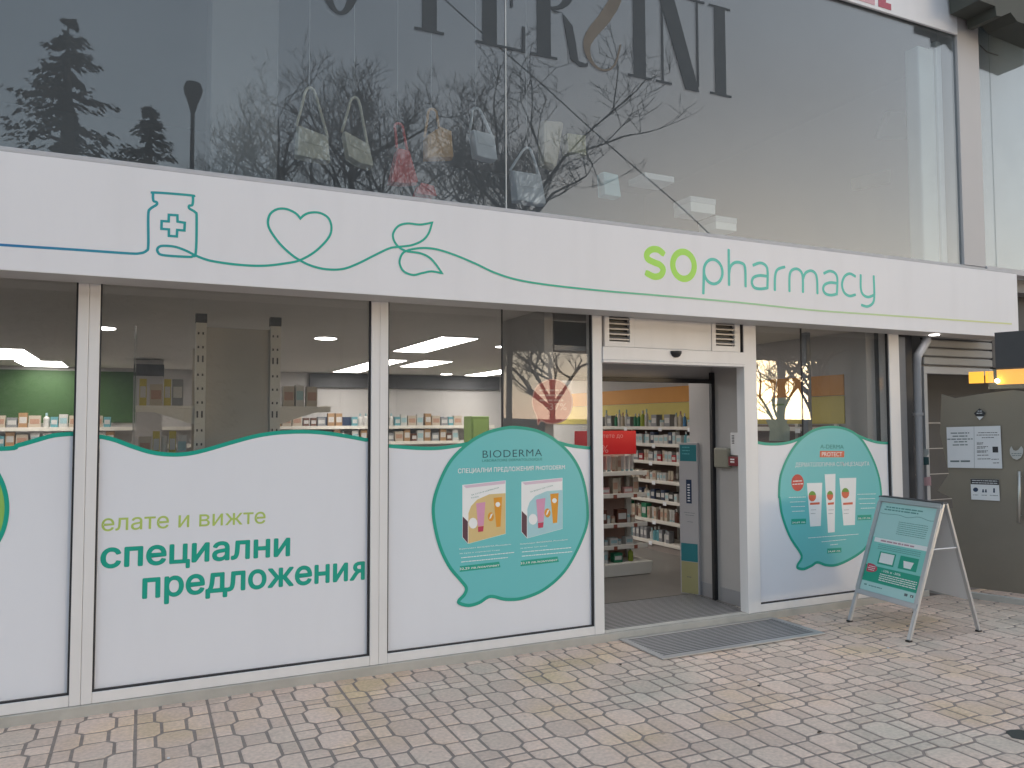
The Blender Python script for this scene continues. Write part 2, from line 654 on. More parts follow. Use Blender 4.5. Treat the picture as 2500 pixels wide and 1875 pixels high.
def islands(vs_, fs_):
    """letters of a word: connected faces, joined where one stands above the other (as in i or й)"""
    par = list(range(len(vs_)))

    def find(i):
        while par[i] != i:
            par[i] = par[par[i]]
            i = par[i]
        return i
    key = {}
    for i, v in enumerate(vs_):
        k = (round(v.x, 4), round(v.y, 4))
        if k in key:
            par[find(i)] = find(key[k])
        key[k] = i
    for f_ in fs_:
        for i in f_[1:]:
            par[find(i)] = find(f_[0])
    grp = {}
    for f_ in fs_:
        grp.setdefault(find(f_[0]), []).append(f_)
    lets = sorted(((min(vs_[i].x for f_ in g_ for i in f_), max(vs_[i].x for f_ in g_ for i in f_), g_) for g_ in grp.values()), key=lambda q: q[0])
    res = []
    for x0_, x1_, g_ in lets:
        if res and x0_ < res[-1][1] - 0.35 * (x1_ - x0_):
            res[-1][1] = max(res[-1][1], x1_)
            res[-1][2] += g_
        else:
            res.append([x0_, x1_, list(g_)])
    return [r_[2] for r_ in res]


def text(name, body, A, B, height, m, parent, nrm=Vector((0, -1, 0)), lift=0.001, bold=0.0, ref=None, fit=True, space=1.0, split=False):
    """lettering whose baseline runs from A to B; height = height of the reference letter (x or H)"""
    vs_, fs_ = text_pts(body, min(bold, 0.0), space)
    if not vs_:
        return None
    A, B = Vector(A), Vector(B)
    ex = (B - A)
    Lw = ex.length
    ex.normalize()
    ez = nrm.cross(ex)
    if ez.z < 0:
        ez = -ez
    x0, x1 = min(v.x for v in vs_), max(v.x for v in vs_)
    hr = 0.54 if ref == 'x' else 0.729
    sy = height / hr
    sx = Lw / (x1 - x0) if fit else sy
    # heavier weight: the same glyph again, shifted a little each way, every layer a hair above the last
    sh = [(0, 0)] if bold <= 0 else [(0, 0)] + [(bold * math.cos(k * math.pi / 4), bold * math.sin(k * math.pi / 4)) for k in range(8)]
    o = None
    for g_ in (islands(vs_, fs_) if split else [fs_]):
        mb = MB()
        for q, (dx, dy) in enumerate(sh):
            o0 = len(mb.v)
            mb.v += [tuple(A + ex * ((v.x - x0 + dx) * sx) + ez * ((v.y + dy) * sy) + nrm * (lift + 0.00004 * q)) for v in vs_]
            mb.f += [tuple(o0 + i for i in f_) for f_ in g_]
        used = sorted(set(i for f_ in mb.f for i in f_))
        remap = {i: k for k, i in enumerate(used)}
        mb.v = [mb.v[i] for i in used]
        mb.f = [tuple(remap[i] for i in f_) for f_ in mb.f]
        o = mb.build(name, m, parent)
    return o


def flat(name, pts, m, parent, lift=0.001, nrm=Vector((0, -1, 0)), thick=0.0005):
    mb = MB()
    mb.prism([Vector(p) + nrm * lift for p in pts], -nrm * thick)
    return mb.build(name, m, parent)


def dashes(name, rows, hgt, m, parent, nrm=Vector((0, -1, 0)), lift=0.001, seed=1):
    """lines of print too small to read: rows of word-long bars, from A to B"""
    rnd = random.Random(seed)
    mb = MB()
    for A, B in rows:
        A, B = Vector(A), Vector(B)
        ex = (B - A)
        L_ = ex.length
        ex.normalize()
        ez = nrm.cross(ex)
        if ez.z < 0:
            ez = -ez
        x = 0.0
        while x < L_ - hgt:
            w = min(rnd.uniform(1.5, 6) * hgt, L_ - x)
            a = A + ex * x + nrm * lift
            mb.prism([a, a + ex * w, a + ex * w + ez * hgt, a + ez * hgt], -nrm * 0.0004)
            x += w + hgt * 0.7
    o = mb.build(name, m, parent)
    o['kind'] = 'stuff'
    return o

# ================================================================== GROUND
FL = 0.065                                   # inside floor level
g = MB()
g.box(-300, 300, -400, -14, -0.30, -0.16)
struct(g.build('road', mat('asphalt', (0.05, 0.05, 0.052), 0.85, var=0.3, nscale=3)))
g = MB()
g.box(-60, 60, -14, 12, -0.30, -0.02)
struct(g.build('ground', M_GROUT))
pav = struct(MB().box(-4.2, 13.0, -7.2, 0.0, -0.0195, -0.0052).build('pavement', M_GROUT))

T = 0.4
GR = 0.0088


def octo(w, h, c):
    return [(-w / 2 + c, -h / 2), (w / 2 - c, -h / 2), (w / 2, -h / 2 + c), (w / 2, h / 2 - c), (w / 2 - c, h / 2), (-w / 2 + c, h / 2), (-w / 2, h / 2 - c), (-w / 2, -h / 2 + c)]


def rect(w, h):
    return [(-w / 2, -h / 2), (w / 2, -h / 2), (w / 2, h / 2), (-w / 2, h / 2)]


def half(w, h, c, side):                     # half of the octagon a tile joint cuts; flat side towards the joint
    if side > 0:
        return [(0, -h / 2), (w - c, -h / 2), (w, -h / 2 + c), (w, h / 2 - c), (w - c, h / 2), (0, h / 2)]
    return [(0, h / 2), (-w + c, h / 2), (-w, h / 2 - c), (-w, -h / 2 + c), (-w + c, -h / 2), (0, -h / 2)]


def quarter(w, h, c, side, up):
    p = [(0, 0), (w, 0), (w, h / 2 - c), (w - c, h / 2), (0, h / 2)]
    p = [(x * side, y * up) for x, y in p]
    return p if side * up > 0 else p[::-1]


def inset(poly, d):
    n = len(poly)
    cx, cy = sum(p[0] for p in poly) / n, sum(p[1] for p in poly) / n
    res = []
    for i in range(n):
        p0, p1, p2 = Vector(poly[i - 1]), Vector(poly[i]), Vector(poly[(i + 1) % n])
        a, b = (p1 - p0).normalized(), (p2 - p1).normalized()
        na, nb = Vector((-a.y, a.x)), Vector((-b.y, b.x))
        k = (na + nb) / max(0.3, 1 + na.dot(nb))
        res.append(tuple(p1 + k * d))
    return res


def paver_shape(poly):
    o_ = inset(poly, GR)
    i_ = inset(poly, GR + 0.007)
    n = len(poly)
    v = [(x, y, -0.0095) for x, y in o_] + [(x, y, -0.0035) for x, y in o_] + [(x, y, 0.0) for x, y in i_]
    f = [tuple(range(2 * n, 3 * n))]
    for k in (0, n):
        for i in range(n):
            j = (i + 1) % n
            f.append((k + i, k + j, k + n + j, k + n + i))
    return v, f


SH = {'octagon': paver_shape(octo(0.20, 0.24, 0.04)), 'small': paver_shape(rect(0.10, 0.16)), 'mid': paver_shape(rect(0.13, 0.16)),
      'mid_half': paver_shape(rect(0.13, 0.08)), 'half_r': paver_shape(half(0.135, 0.24, 0.035, 1)), 'half_l': paver_shape(half(0.135, 0.24, 0.035, -1))}
for sd, nm in ((1, 'r'), (-1, 'l')):
    for up, un in ((1, 'u'), (-1, 'd')):
        SH['q' + nm + un] = paver_shape(quarter(0.135, 0.24, 0.035, sd, up))
SM = {}
for k, (v, f) in SH.items():
    me = bpy.data.meshes.new('paver_' + k)
    me.from_pydata(v, [], f)
    me.materials.append(M_PAVER)
    SM[k] = me
pieces = []
prnd = random.Random(3)
X0 = 0.0 - 0.012
for ci in range(-10, 32):
    x = X0 + ci * T
    ph = prnd.choice((0, 0, 1))
    for ri in range(0, 18):
        yc = -0.19 - ri * T                  # centre of the octagon row
        cx = x + T / 2
        pieces.append(('octagon', cx, yc))
        pieces.append(('small', x + 0.05, yc))
        pieces.append(('small', x + T - 0.05, yc))
        yb = yc - 0.2
        if (ph == 0) != (prnd.random() < 0.12):
            pieces += [('qru', x, yb), ('qrd', x, yb), ('qlu', x + T, yb), ('qld', x + T, yb), ('mid_half', cx, yb + 0.04), ('mid_half', cx, yb - 0.04)]
        else:
            pieces += [('half_r', x, yb), ('half_l', x + T, yb), ('mid', cx, yb)]
    # the row cut by the wall
    pieces += [('mid_half', cx, -0.19 + 0.16), ('qrd', x, -0.19 + 0.2), ('qld', x + T, -0.19 + 0.2)]


def seen(p):
    d = Vector((p[1], p[2], 0)) - CAM
    z = d.dot(AW)
    if z < 0.3:
        return None
    u, v = F_PX * d.dot(AR) / z + CW / 2, CH / 2 - F_PX * d.dot(AU) / z
    return (u, v, z)


near = []
rest = MB()
for p in pieces:
    s_ = seen(p)
    hit = 3.40 < p[1] < 5.06 and p[2] > -0.64
    if s_ and -30 < s_[0] < 2530 and s_[1] < 1900 and not hit:
        near.append((s_[2] * (1 if p[0] in ('octagon',) else 1.35), p))
    elif not (s_ and -300 < s_[0] < 2800 and s_[1] < 2300):
        if not (-3.9 < p[1] < 12.6):
            continue
near.sort(key=lambda q: q[0])
chosen = set(id(q[1]) for q in near[:300])
for p in pieces:
    jit = prnd.uniform(-0.0022, 0.0012)
    if id(p) in chosen:
        o = bpy.data.objects.new('paver', SM[p[0]])
        col.objects.link(o)
        o.parent = pav
        o.location = (p[1], p[2], jit)
        o.rotation_euler = (prnd.uniform(-.006, .006), prnd.uniform(-.006, .006), prnd.uniform(-.01, .01))
    else:
        v, f = SH[p[0]]
        b0 = len(rest.v)
        tx, ty = prnd.uniform(-.006, .006), prnd.uniform(-.006, .006)
        rest.v += [(p[1] + a, p[2] + b, c + jit + a * tx + b * ty) for a, b, c in v]
        rest.f += [tuple(b0 + i for i in q) for q in f]
ro = rest.build('paver_field', M_PAVER, pav)
ro['kind'] = 'stuff'

# ================================================================== PHARMACY BUILDING
ZS = 2.575          # soffit of the sign
ZB, ZR = 0.064, 0.128   # underside and top of the bottom rail
bld = thing('pharmacy_building', 'white framed pharmacy shopfront with glazed upper storey behind the sign', 'building', (3.0, 0.2, 0.0))


def bpart(name, boxes, m, bevel=0.003, parent=bld):
    mb = MB()
    for b in boxes:
        mb.box(*b)
    return mb.build(name, m, parent, bevel=bevel)


bpart('plinth', [(-4.0, 7.05, -0.012, 0.30, -0.02, 0.062)], M_CONC, 0.006)
XA0, XA1 = fy(181, 1200).x - 0.002, fy(235, 1200).x
XB0, XB1 = fy(905, 1200).x, fy(947, 1200).x
XC0, XC1 = fy(1450, 1200).x, fy(1470, 1200).x + 0.012
XD0, XD1 = fy(1824, 1300).x, fy(1858, 1470).x
XE0, XE1 = fy(2181, 1250).x, fy(2206, 1250).x
for a, b in ((XA0, XA1), (XB0, XB1)):
    mdl = (a + b) / 2
    bpart('mullion', [(a, mdl - 0.0008, 0.0, 0.09, ZB, 2.75), (mdl + 0.0008, b, 0.0015, 0.09, ZB, 2.75)], M_WHITE)
bpart('door_jamb', [(XC0, XC1, 0.0, 0.10, ZB, 2.75)], M_WHITE)
bpart('door_jamb', [(XD0, XD1, 0.0, 0.10, ZB, 2.75)], M_WHITE)
bpart('mullion', [(XE0, XE1, 0.0, 0.12, ZB, 2.75)], M_WHITE)
for a, b in ((-3.9, XA0), (XA1, XB0), (XB1, XC0), (XD1, XE0)):
    bpart('bottom_rail', [(a + 0.001, b - 0.001, 0.002, 0.085, ZB, ZR)], M_WHITE)

# windows: pane, black gasket, white film, wave line
c1 = crop(0, 600, 0.45208)
c2 = crop(800, 700, 0.36166)
c3 = crop(1800, 750, 0.31646)
wave = {
    0: [(-300, 1090)] + [c1(*p) for p in ((0, 1087), (100, 1068), (200, 1040), (300, 1014), (440, 1004))],
    1: [c1(*p) for p in ((500, 1010), (525, 1017), (620, 1040), (720, 1077), (820, 1107), (920, 1119), (1020, 1114), (1120, 1092), (1240, 1057), (1380, 1020), (1500, 1002), (1640, 996), (1760, 1004), (1900, 1026), (2030, 1052))],
    2: [c2(*p) for p in ((390, 1063), (500, 1073), (620, 1081), (740, 1081), (860, 1066), (980, 1040), (1100, 990), (1250, 965), (1420, 985), (1540, 1037), (1650, 1066), (1800, 1084))],
    3: [c3(*p) for p in ((130, 1030), (220, 1046), (330, 1046), (430, 1026), (550, 975), (640, 945), (730, 935), (820, 945), (915, 977), (1000, 1012), (1090, 1036), (1215, 1046))]}
spans = {0: (-3.9, XA0), 1: (XA1, XB0), 2: (XB1, XC0), 3: (XD1, XE0)}
wins = {}
YG, YF = 0.036, 0.034
for i, (a, b) in spans.items():
    w = MB().box(a + 0.004, b - 0.004, YG, YG + 0.010, ZR - 0.01, 2.74).build('window', M_GLASS, bld)
    wins[i] = w
    gk = MB()
    gk.box(a, a + 0.009, 0.012, 0.034, ZR, 2.74)
    gk.box(b - 0.011, b, 0.012, 0.034, ZR, 2.74)
    gk.box(a + 0.009, b - 0.011, 0.012, 0.034, ZR, ZR + 0.009)
    gk.build('gasket', M_GASKET, w)
    wp = [fy(x, y, YF) for x, y in spline(wave[i], 6)]
    wp = [p for p in wp if a + 0.012 < p.x < b - 0.014]
    zl, zr = wp[0].z, wp[-1].z
    wp = [Vector((a + 0.0115, YF, zl))] + wp + [Vector((b - 0.0135, YF, zr))]
    poly = [Vector((a + 0.0115, YF, ZR + 0.011)), Vector((b - 0.0135, YF, ZR + 0.011))] + wp[::-1]
    mb = MB()
    mb.prism([(p.x, YF - 0.0008, p.z) for p in poly], (0, 0.0012, 0))
    mb.build('vinyl_film', M_FILM, w)
    MB().ribbon([p - Vector((0, 0, 0.010)) for p in wp], 0.026, 0.0018, 0.0).build('wave_line', M_TEAL, w)
xq = fy(592, 1500, YF).x
MB().box(xq - 0.0015, xq + 0.0015, YF - 0.0012, YF - 0.00085, ZR + 0.012, fy(592, 1320, YF).z - 0.06).build('film_seam', M_FILM, wins[1])
# the joint between the two panes of the third window, and in the last one
for px, i in ((1231, 2), (1965, 3)):
    x = fy(px, 900).x
    MB().box(x - 0.004, x + 0.004, YG - 0.002, YG + 0.012, 1.55, 2.73).build('pane_joint', M_GASKET, wins[i])

# door header with two louvred vents
ZH0, ZH1 = fy(1463, 884).z, fy(1476, 846).z
hd = bpart('door_header', [(XC1 + 0.001, XD0 - 0.001, -0.012, 0.12, ZH0 + 0.022, ZH1)], M_WHITE)
MB().box(XC1 + 0.001, XD0 - 0.001, -0.02, 0.10, ZH0, ZH0 + 0.021).build('lip', M_WHITE, hd, bevel=0.003)
MB().box(XC1 + 0.001, XD0 - 0.001, -0.0135, 0.05, ZH0 + 0.0212, ZH0 + 0.0225).build('shadow_gap', M_GASKET, hd)
k3 = crop(1400, 720, 0.31646)
vents = ((245, 475, 280, 440), (1072, 1290, 1103, 1250))
xa, xb = fy(*k3(475, 300)).x, fy(*k3(1072, 330)).x
bpart('transom_panel', [(xa + 0.002, xb - 0.002, 0.012, 0.05, ZH1 + 0.004, 2.74)], M_WHITE)
for v in vents:
    x0, x1 = fy(*k3(v[0], 300)).x, fy(*k3(v[1], 320)).x
    h0, h1 = fy(*k3(v[2], 300)).x, fy(*k3(v[3], 320)).x
    z0, z1 = fy(*k3(v[2], 355 if v[0] < 500 else 390)).z, 2.70
    vb = MB()
    vb.box(x0, h0, 0.008, 0.05, ZH1 + 0.004, 2.74)
    vb.box(h1, x1, 0.008, 0.05, ZH1 + 0.004, 2.74)
    vb.box(h0, h1, 0.008, 0.05, ZH1 + 0.004, z0)
    vp_ = vb.build('vent', M_WHITE, bld)
    MB().box(h0, h1, 0.045, 0.06, z0, 2.74).build('vent_back', M_BLACK, vp_)
    for j in range(6):
        zz = z0 + 0.012 + j * 0.042
        MB().obox((h0, 0.012, zz), (h1 - h0, 0, 0), (0, 0.028, 0.018), (0, 0, 0.012)).build('louvre', M_GREYMET, vp_)
bpart('seal_strip', [(XD0 - 0.012, XD0 - 0.001, 0.006, 0.04, ZH1 + 0.004, 2.74)], M_GASKET, 0)
sn = MB()
sp_ = fy(1653, 864, -0.03)
sn.lathe([(0.0005, -0.05), (0.022, -0.047), (0.04, -0.036), (0.052, -0.015), (0.055, 0.004)], (sp_.x, -0.012, sp_.z + 0.020), 18, 1.0, 0.8)
tag(sn.build('door_sensor', M_BLACK, smooth=True, origin=(sp_.x, -0.012, sp_.z)), 'small black half dome motion sensor over the pharmacy entrance', 'sensor')

# ---- vestibule
XV = 4.885
side = bpart('vestibule_wall', [(XV, XV + 0.10, 0.13, 0.93, FL, 2.62)], M_WALLIN, 0.004)
MB().box(XV - 0.006, XV - 0.0005, 0.14, 0.50, FL, FL + 0.13).build('skirting', M_GREYMET, side)
MB().box(XV - 0.006, XV - 0.0005, 0.60, 0.925, FL, FL + 0.13).build('skirting', M_GREYMET, side)
bpart('door_post', [(XV - 0.045, XV - 0.002, 0.085, 0.125, FL, ZH0 + 0.02)], M_BLACK)
bpart('door_post', [(XV - 0.040, XV - 0.002, 0.535, 0.575, FL, 2.19)], M_BLACK)
bpart('inner_door_head', [(2.9, XV - 0.041, 0.535, 0.575, 2.085, 2.125)], M_BLACK)
bpart('inner_fascia', [(2.9, XV - 0.003, 0.58, 0.66, 2.127, 2.60)], M_WALLIN)
bpart('vestibule_wall', [(2.86, 2.94, 0.13, 0.93, FL, 2.62)], M_WALLIN, 0.004)
bpart('vestibule_ceiling', [(2.95, XV - 0.003, 0.13, 0.53, 2.30, 2.34)], M_WALLIN)
# sliding leaf parked on the right, clear glass in a black frame
lf = MB()
lf.box(XV - 0.030, XV - 0.010, 0.128, 0.150, FL + 0.01, 2.18)
lf.build('sliding_leaf', M_BLACK, bld)

# things on the vestibule wall
def on_side(px, py):
    return fx(px, py, XV)


a, b = on_side(1754, 1093), on_side(1789, 1143)
mb = MB().box(XV - 0.06, XV - 0.001, b.y, a.y, b.z, a.z)
tag(mb.build('wall_box', mat('olive_grey_plastic', (0.25, 0.24, 0.19), 0.5), bevel=0.012, origin=(XV - 0.03, b.y, b.z)), 'olive grey rounded box on the white wall inside the entrance', 'wall box')
a, b = on_side(1788, 1114), on_side(1813, 1138)
t_ = thing('alarm_call_point', 'small dark red call point with white marks beside the entrance', 'call point', (XV - 0.03, b.y, b.z))
MB().box(XV - 0.05, XV - 0.001, b.y, a.y, b.z, a.z).build('housing', mat('dark_red_plastic', (0.22, 0.02, 0.03), 0.4), t_, bevel=0.004)
for q in (0.35, 0.62):
    zz = b.z + (a.z - b.z) * q
    MB().box(XV - 0.0515, XV - 0.0502, b.y + 0.05, a.y - 0.03, zz, zz + 0.013).build('mark', M_PRW, t_)
a, b = on_side(1789, 1056), on_side(1809, 1112)
t_ = thing('keypad', 'pale intercom panel with slotted speaker above the red call point', 'keypad', (XV - 0.02, b.y, b.z))
MB().box(XV - 0.03, XV - 0.001, b.y, a.y, b.z, a.z).build('housing', M_WHITE, t_, bevel=0.004)
for j in range(6):
    zz = a.z - 0.03 - j * 0.014
    MB().box(XV - 0.0315, XV - 0.0302, b.y + 0.05, a.y - 0.02, zz, zz + 0.006).build('slot', M_DARK, t_)

# ================================================================== SIGN
YS = -0.29
XS1 = 8.146
sgn = thing('shop_sign', 'long white fascia sign with green line drawing and pharmacy name', 'sign', (3.5, YS, ZS))
pb = MB().box(-4.0, XS1, YS, YS + 0.012, ZS, 3.238)
pb.build('panel', M_SIGN, sgn, bevel=0.003)
MB().box(-4.0, XS1 - 0.002, YS + 0.0125, -0.002, ZS + 0.002, ZS + 0.014).build('soffit', mat('soffit_panel', (0.55, 0.53, 0.52), 0.6, var=0.08, nscale=4), sgn)
MB().box(XS1 - 0.012, XS1 - 0.002, YS + 0.0125, 0.02, ZS + 0.015, 3.20).build('end_cap', M_WHITE, sgn)
ld = MB()
ld.box(-4.0, XS1 - 0.003, YS + 0.004, -0.19, 3.2385, 3.256)
ld.build('top_flashing', M_LEDGE, sgn, bevel=0.004)
z1 = crop(0, 0, 0.45208)
z2 = crop(800, 0, 0.45208)
z3 = crop(1500, 0, 0.45208)
LA = [z1(*p) for p in ((-4200, 1050), (-2400, 1165), (-900, 1262), (0, 1322), (400, 1348), (690, 1368), (755, 1368), (790, 1355), (801, 1325), (801, 1160), (812, 1128), (845, 1106), (846, 1092), (829, 1084), (827, 1048), (838, 1040), (1030, 1055), (1042, 1066), (1039, 1106), (1022, 1111), (1023, 1126), (1054, 1146), (1062, 1175), (1058, 1360), (1040, 1384), (1010, 1387), (880, 1378), (852, 1360), (852, 1341), (875, 1328), (940, 1332), (1000, 1352), (1070, 1386), (1150, 1411), (1300, 1431), (1430, 1435), (1550, 1421), (1620, 1405), (1700, 1360), (1770, 1290), (1790, 1235), (1775, 1180), (1730, 1151), (1680, 1148), (1645, 1160), (1622, 1180), (1598, 1153), (1550, 1130), (1500, 1129), (1460, 1155), (1447, 1200), (1460, 1245), (1510, 1315), (1570, 1372), (1618, 1405), (1680, 1435), (1760, 1454), (1850, 1453), (1930, 1425), (2020, 1380), (2100, 1342))]
nA = len(LA)
LB = [z2(*p) for p in ((375, 1334), (450, 1325), (510, 1300), (545, 1260), (564, 1202), (500, 1213), (430, 1207), (380, 1222), (352, 1268), (370, 1320), (420, 1355), (500, 1368), (560, 1400), (618, 1476), (560, 1466), (510, 1475), (460, 1485), (410, 1465), (388, 1420), (400, 1375), (430, 1353), (500, 1340), (580, 1345), (680, 1375), (800, 1425), (900, 1472), (1020, 1510), (1200, 1540), (1500, 1572), (1800, 1597), (2212, 1633))]
LC = [(1980, 757), (2150, 769), (2320, 780.5), (2487, 792)]
heart = LA.index(z1(1622, 1180))
corn = {heart, nA + 4, nA + 13}
pts = [fy(x, y, YS) for x, y in spline(LA + LB + LC, 6, corners=corn)]
pts = [p for p in pts if p.x < XS1 - 0.02]
MB().ribbon(pts, 0.0145, 0.0010, 0.0016).build('line_drawing', M_LINE, sgn)
cr = [z1(*p) for p in ((912, 1160), (958, 1163), (959, 1197), (998, 1203), (996, 1245), (957, 1242), (955, 1277), (912, 1274), (912, 1239), (872, 1236), (873, 1194), (911, 1196))]
MB().ribbon([fy(x, y, YS) for x, y in cr], 0.0145, 0.0012, 0.0, closed=True).build('cross_drawing', M_LINE, sgn)


def stroke_letter(name, strokes, w, m, cf, parent, Y, k=6):
    mb = MB()
    for i, (ps, closed) in enumerate(strokes):
        q = spline([cf(*p) for p in ps], k, closed)
        mb.ribbon([fy(x, y, Y) for x, y in q], w, 0.0010 + 0.0006 * i, 0.0, closed=closed)
    return mb.build(name, m, parent)


def ell(cx, cy, rx, ry, n=14, a0=0, tilt=0.1):
    return [(cx + rx * math.cos(2 * math.pi * i / n + a0), cy + ry * math.sin(2 * math.pi * i / n + a0) + tilt * rx * math.cos(2 * math.pi * i / n + a0)) for i in range(n)]


stroke_letter('letter', [(((262, 1368), (235, 1348), (200, 1348), (176, 1370), (180, 1398), (212, 1416), (245, 1430), (263, 1455), (250, 1486), (215, 1494), (176, 1476)), False)], 0.052, M_LIME, z3, sgn, YS)
stroke_letter('letter', [(ell(373, 1433, 58, 73), True)], 0.052, M_LIME, z3, sgn, YS)
TW = 0.0255
for st in (
    [(((484, 1450), (480, 1584)), False), (ell(533, 1467, 50, 66), True)],
    [(((617, 1350), (619, 1538)), False), (((619, 1475), (626, 1440), (650, 1418), (684, 1420), (705, 1445), (708, 1546)), False)],
    [(((750, 1432), (785, 1420), (815, 1432), (827, 1465), (826, 1556)), False), (((824, 1492), (785, 1488), (752, 1498), (742, 1525), (754, 1552), (785, 1560), (824, 1556)), False)],
    [(((866, 1566), (868, 1490), (882, 1455), (918, 1442)), False)],
    [(((945, 1572), (946, 1490), (958, 1460), (985, 1452), (1008, 1468), (1017, 1500), (1018, 1577)), False), (((1018, 1505), (1032, 1474), (1060, 1462), (1084, 1476), (1094, 1510), (1096, 1584)), False)],
    [(((1132, 1476), (1162, 1464), (1192, 1476), (1204, 1510), (1201, 1590)), False), (((1201, 1530), (1165, 1526), (1136, 1537), (1127, 1562), (1140, 1586), (1168, 1594), (1200, 1588)), False)],
    [(((1300, 1492), (1270, 1478), (1242, 1494), (1229, 1535), (1240, 1578), (1268, 1598), (1300, 1592)), False)],
    [(((1330, 1486), (1331, 1560), (1344, 1592), (1370, 1604), (1400, 1594)), False), (((1400, 1492), (1403, 1600), (1394, 1638), (1366, 1655), (1335, 1648)), False)],
):
    stroke_letter('letter', st, TW, M_PTEAL, z3, sgn, YS)
bpart('downlight', [], M_LAMP) if False else None
sp2 = gz(2285, 817, ZS)
dl = MB().lathe([(0.045, -0.004), (0.045, 0.006)], (sp2.x, -0.14, ZS), 16)
tag(dl.build('soffit_downlight', M_LAMP, origin=(sp2.x, -0.14, ZS)), 'small round lit downlight in the sign soffit near its right end', 'downlight')

# ================================================================== WINDOW LETTERING
w1 = crop(0, 1125, 0.45208)


def FP(cf, a, b, y=YF - 0.0008):
    return fy(*cf(a, b), y)


wl = thing('window_lettering', 'green and teal Cyrillic lettering on the white film of the second window', 'lettering', FP(w1, 548, 740))
hx_ = lambda cf, a, b0, b1: (FP(cf, a, b0) - FP(cf, a, b1)).length
text('letter', 'елате и вижте', FP(w1, 548, 380), FP(w1, 1433, 337), hx_(w1, 900, 300, 366) * 0.98, M_OLIVE, wl, bold=0.004, ref='x', split=True)
text('letter', 'специални', FP(w1, 546, 578), FP(w1, 1562, 511), hx_(w1, 1100, 447, 543), M_TEAL, wl, bold=0.024, ref='x', split=True)
text('letter', 'предложения', FP(w1, 772, 742), FP(w1, 1966, 638), hx_(w1, 1400, 595, 692), M_TEAL, wl, bold=0.024, ref='x', split=True)

# ================================================================== SPEECH BUBBLE STICKERS
YB_ = YF - 0.0032


def bubble(label, px_pts, face, edge, loc):
    t = thing('bubble_sticker', label, 'sticker', loc)
    ol = [fy(x, y, YB_) for x, y in spline(px_pts, 6, True)]
    MB().prism(ol, (0, 0.0006, 0)).build('bubble_face', face, t)
    MB().ribbon(ol, 0.024, 0.0008, 0.0, closed=True).build('bubble_outline', edge, t)
    return t


b8 = crop(1040, 1030, 0.22305)
b7 = crop(700, 1200, 0.36166)
out1 = [b8(*p) for p in ((1000, 62), (1220, 100), (1420, 205), (1600, 385), (1715, 620), (1768, 940))] + \
       [b7(*p) for p in ((2012, 270), (1895, 510), (1750, 652), (1600, 718), (1480, 728), (1375, 708), (1300, 750), (1230, 769), (1168, 755), (1164, 734), (1200, 695), (1212, 650), (1176, 600), (1095, 500), (1028, 350))] + \
       [b8(*p) for p in ((80, 1000), (118, 750), (255, 450), (450, 246), (650, 126), (850, 70))]
bb = bubble('aqua speech bubble sticker with two gift boxes beside the entrance', out1, M_AQUA, M_TEAL, fy(1240, 1470, YB_))
YT = YB_ - 0.0003
B8 = lambda a, b: fy(*b8(a, b), YT)
hh = lambda a, b0, b1: (B8(a, b0) - B8(a, b1)).length
text('headline', 'BIODERMA', B8(620, 394), B8(1270, 374), hh(900, 302, 386), mat('dark_petrol_print', hx('1d5560'), 0.5), bb, bold=-0.006, space=1.1)
text('subline', 'LABORATOIRE DERMATOLOGIQUE', B8(615, 438), B8(1272, 420), hh(900, 402, 430), M_TEALD, bb, bold=-0.004)
text('caption', 'СПЕЦИАЛНИ ПРЕДЛОЖЕНИЯ PHOTODERM', B8(350, 562), B8(1520, 516), hh(900, 492, 540), M_PRW, bb, bold=0.012)


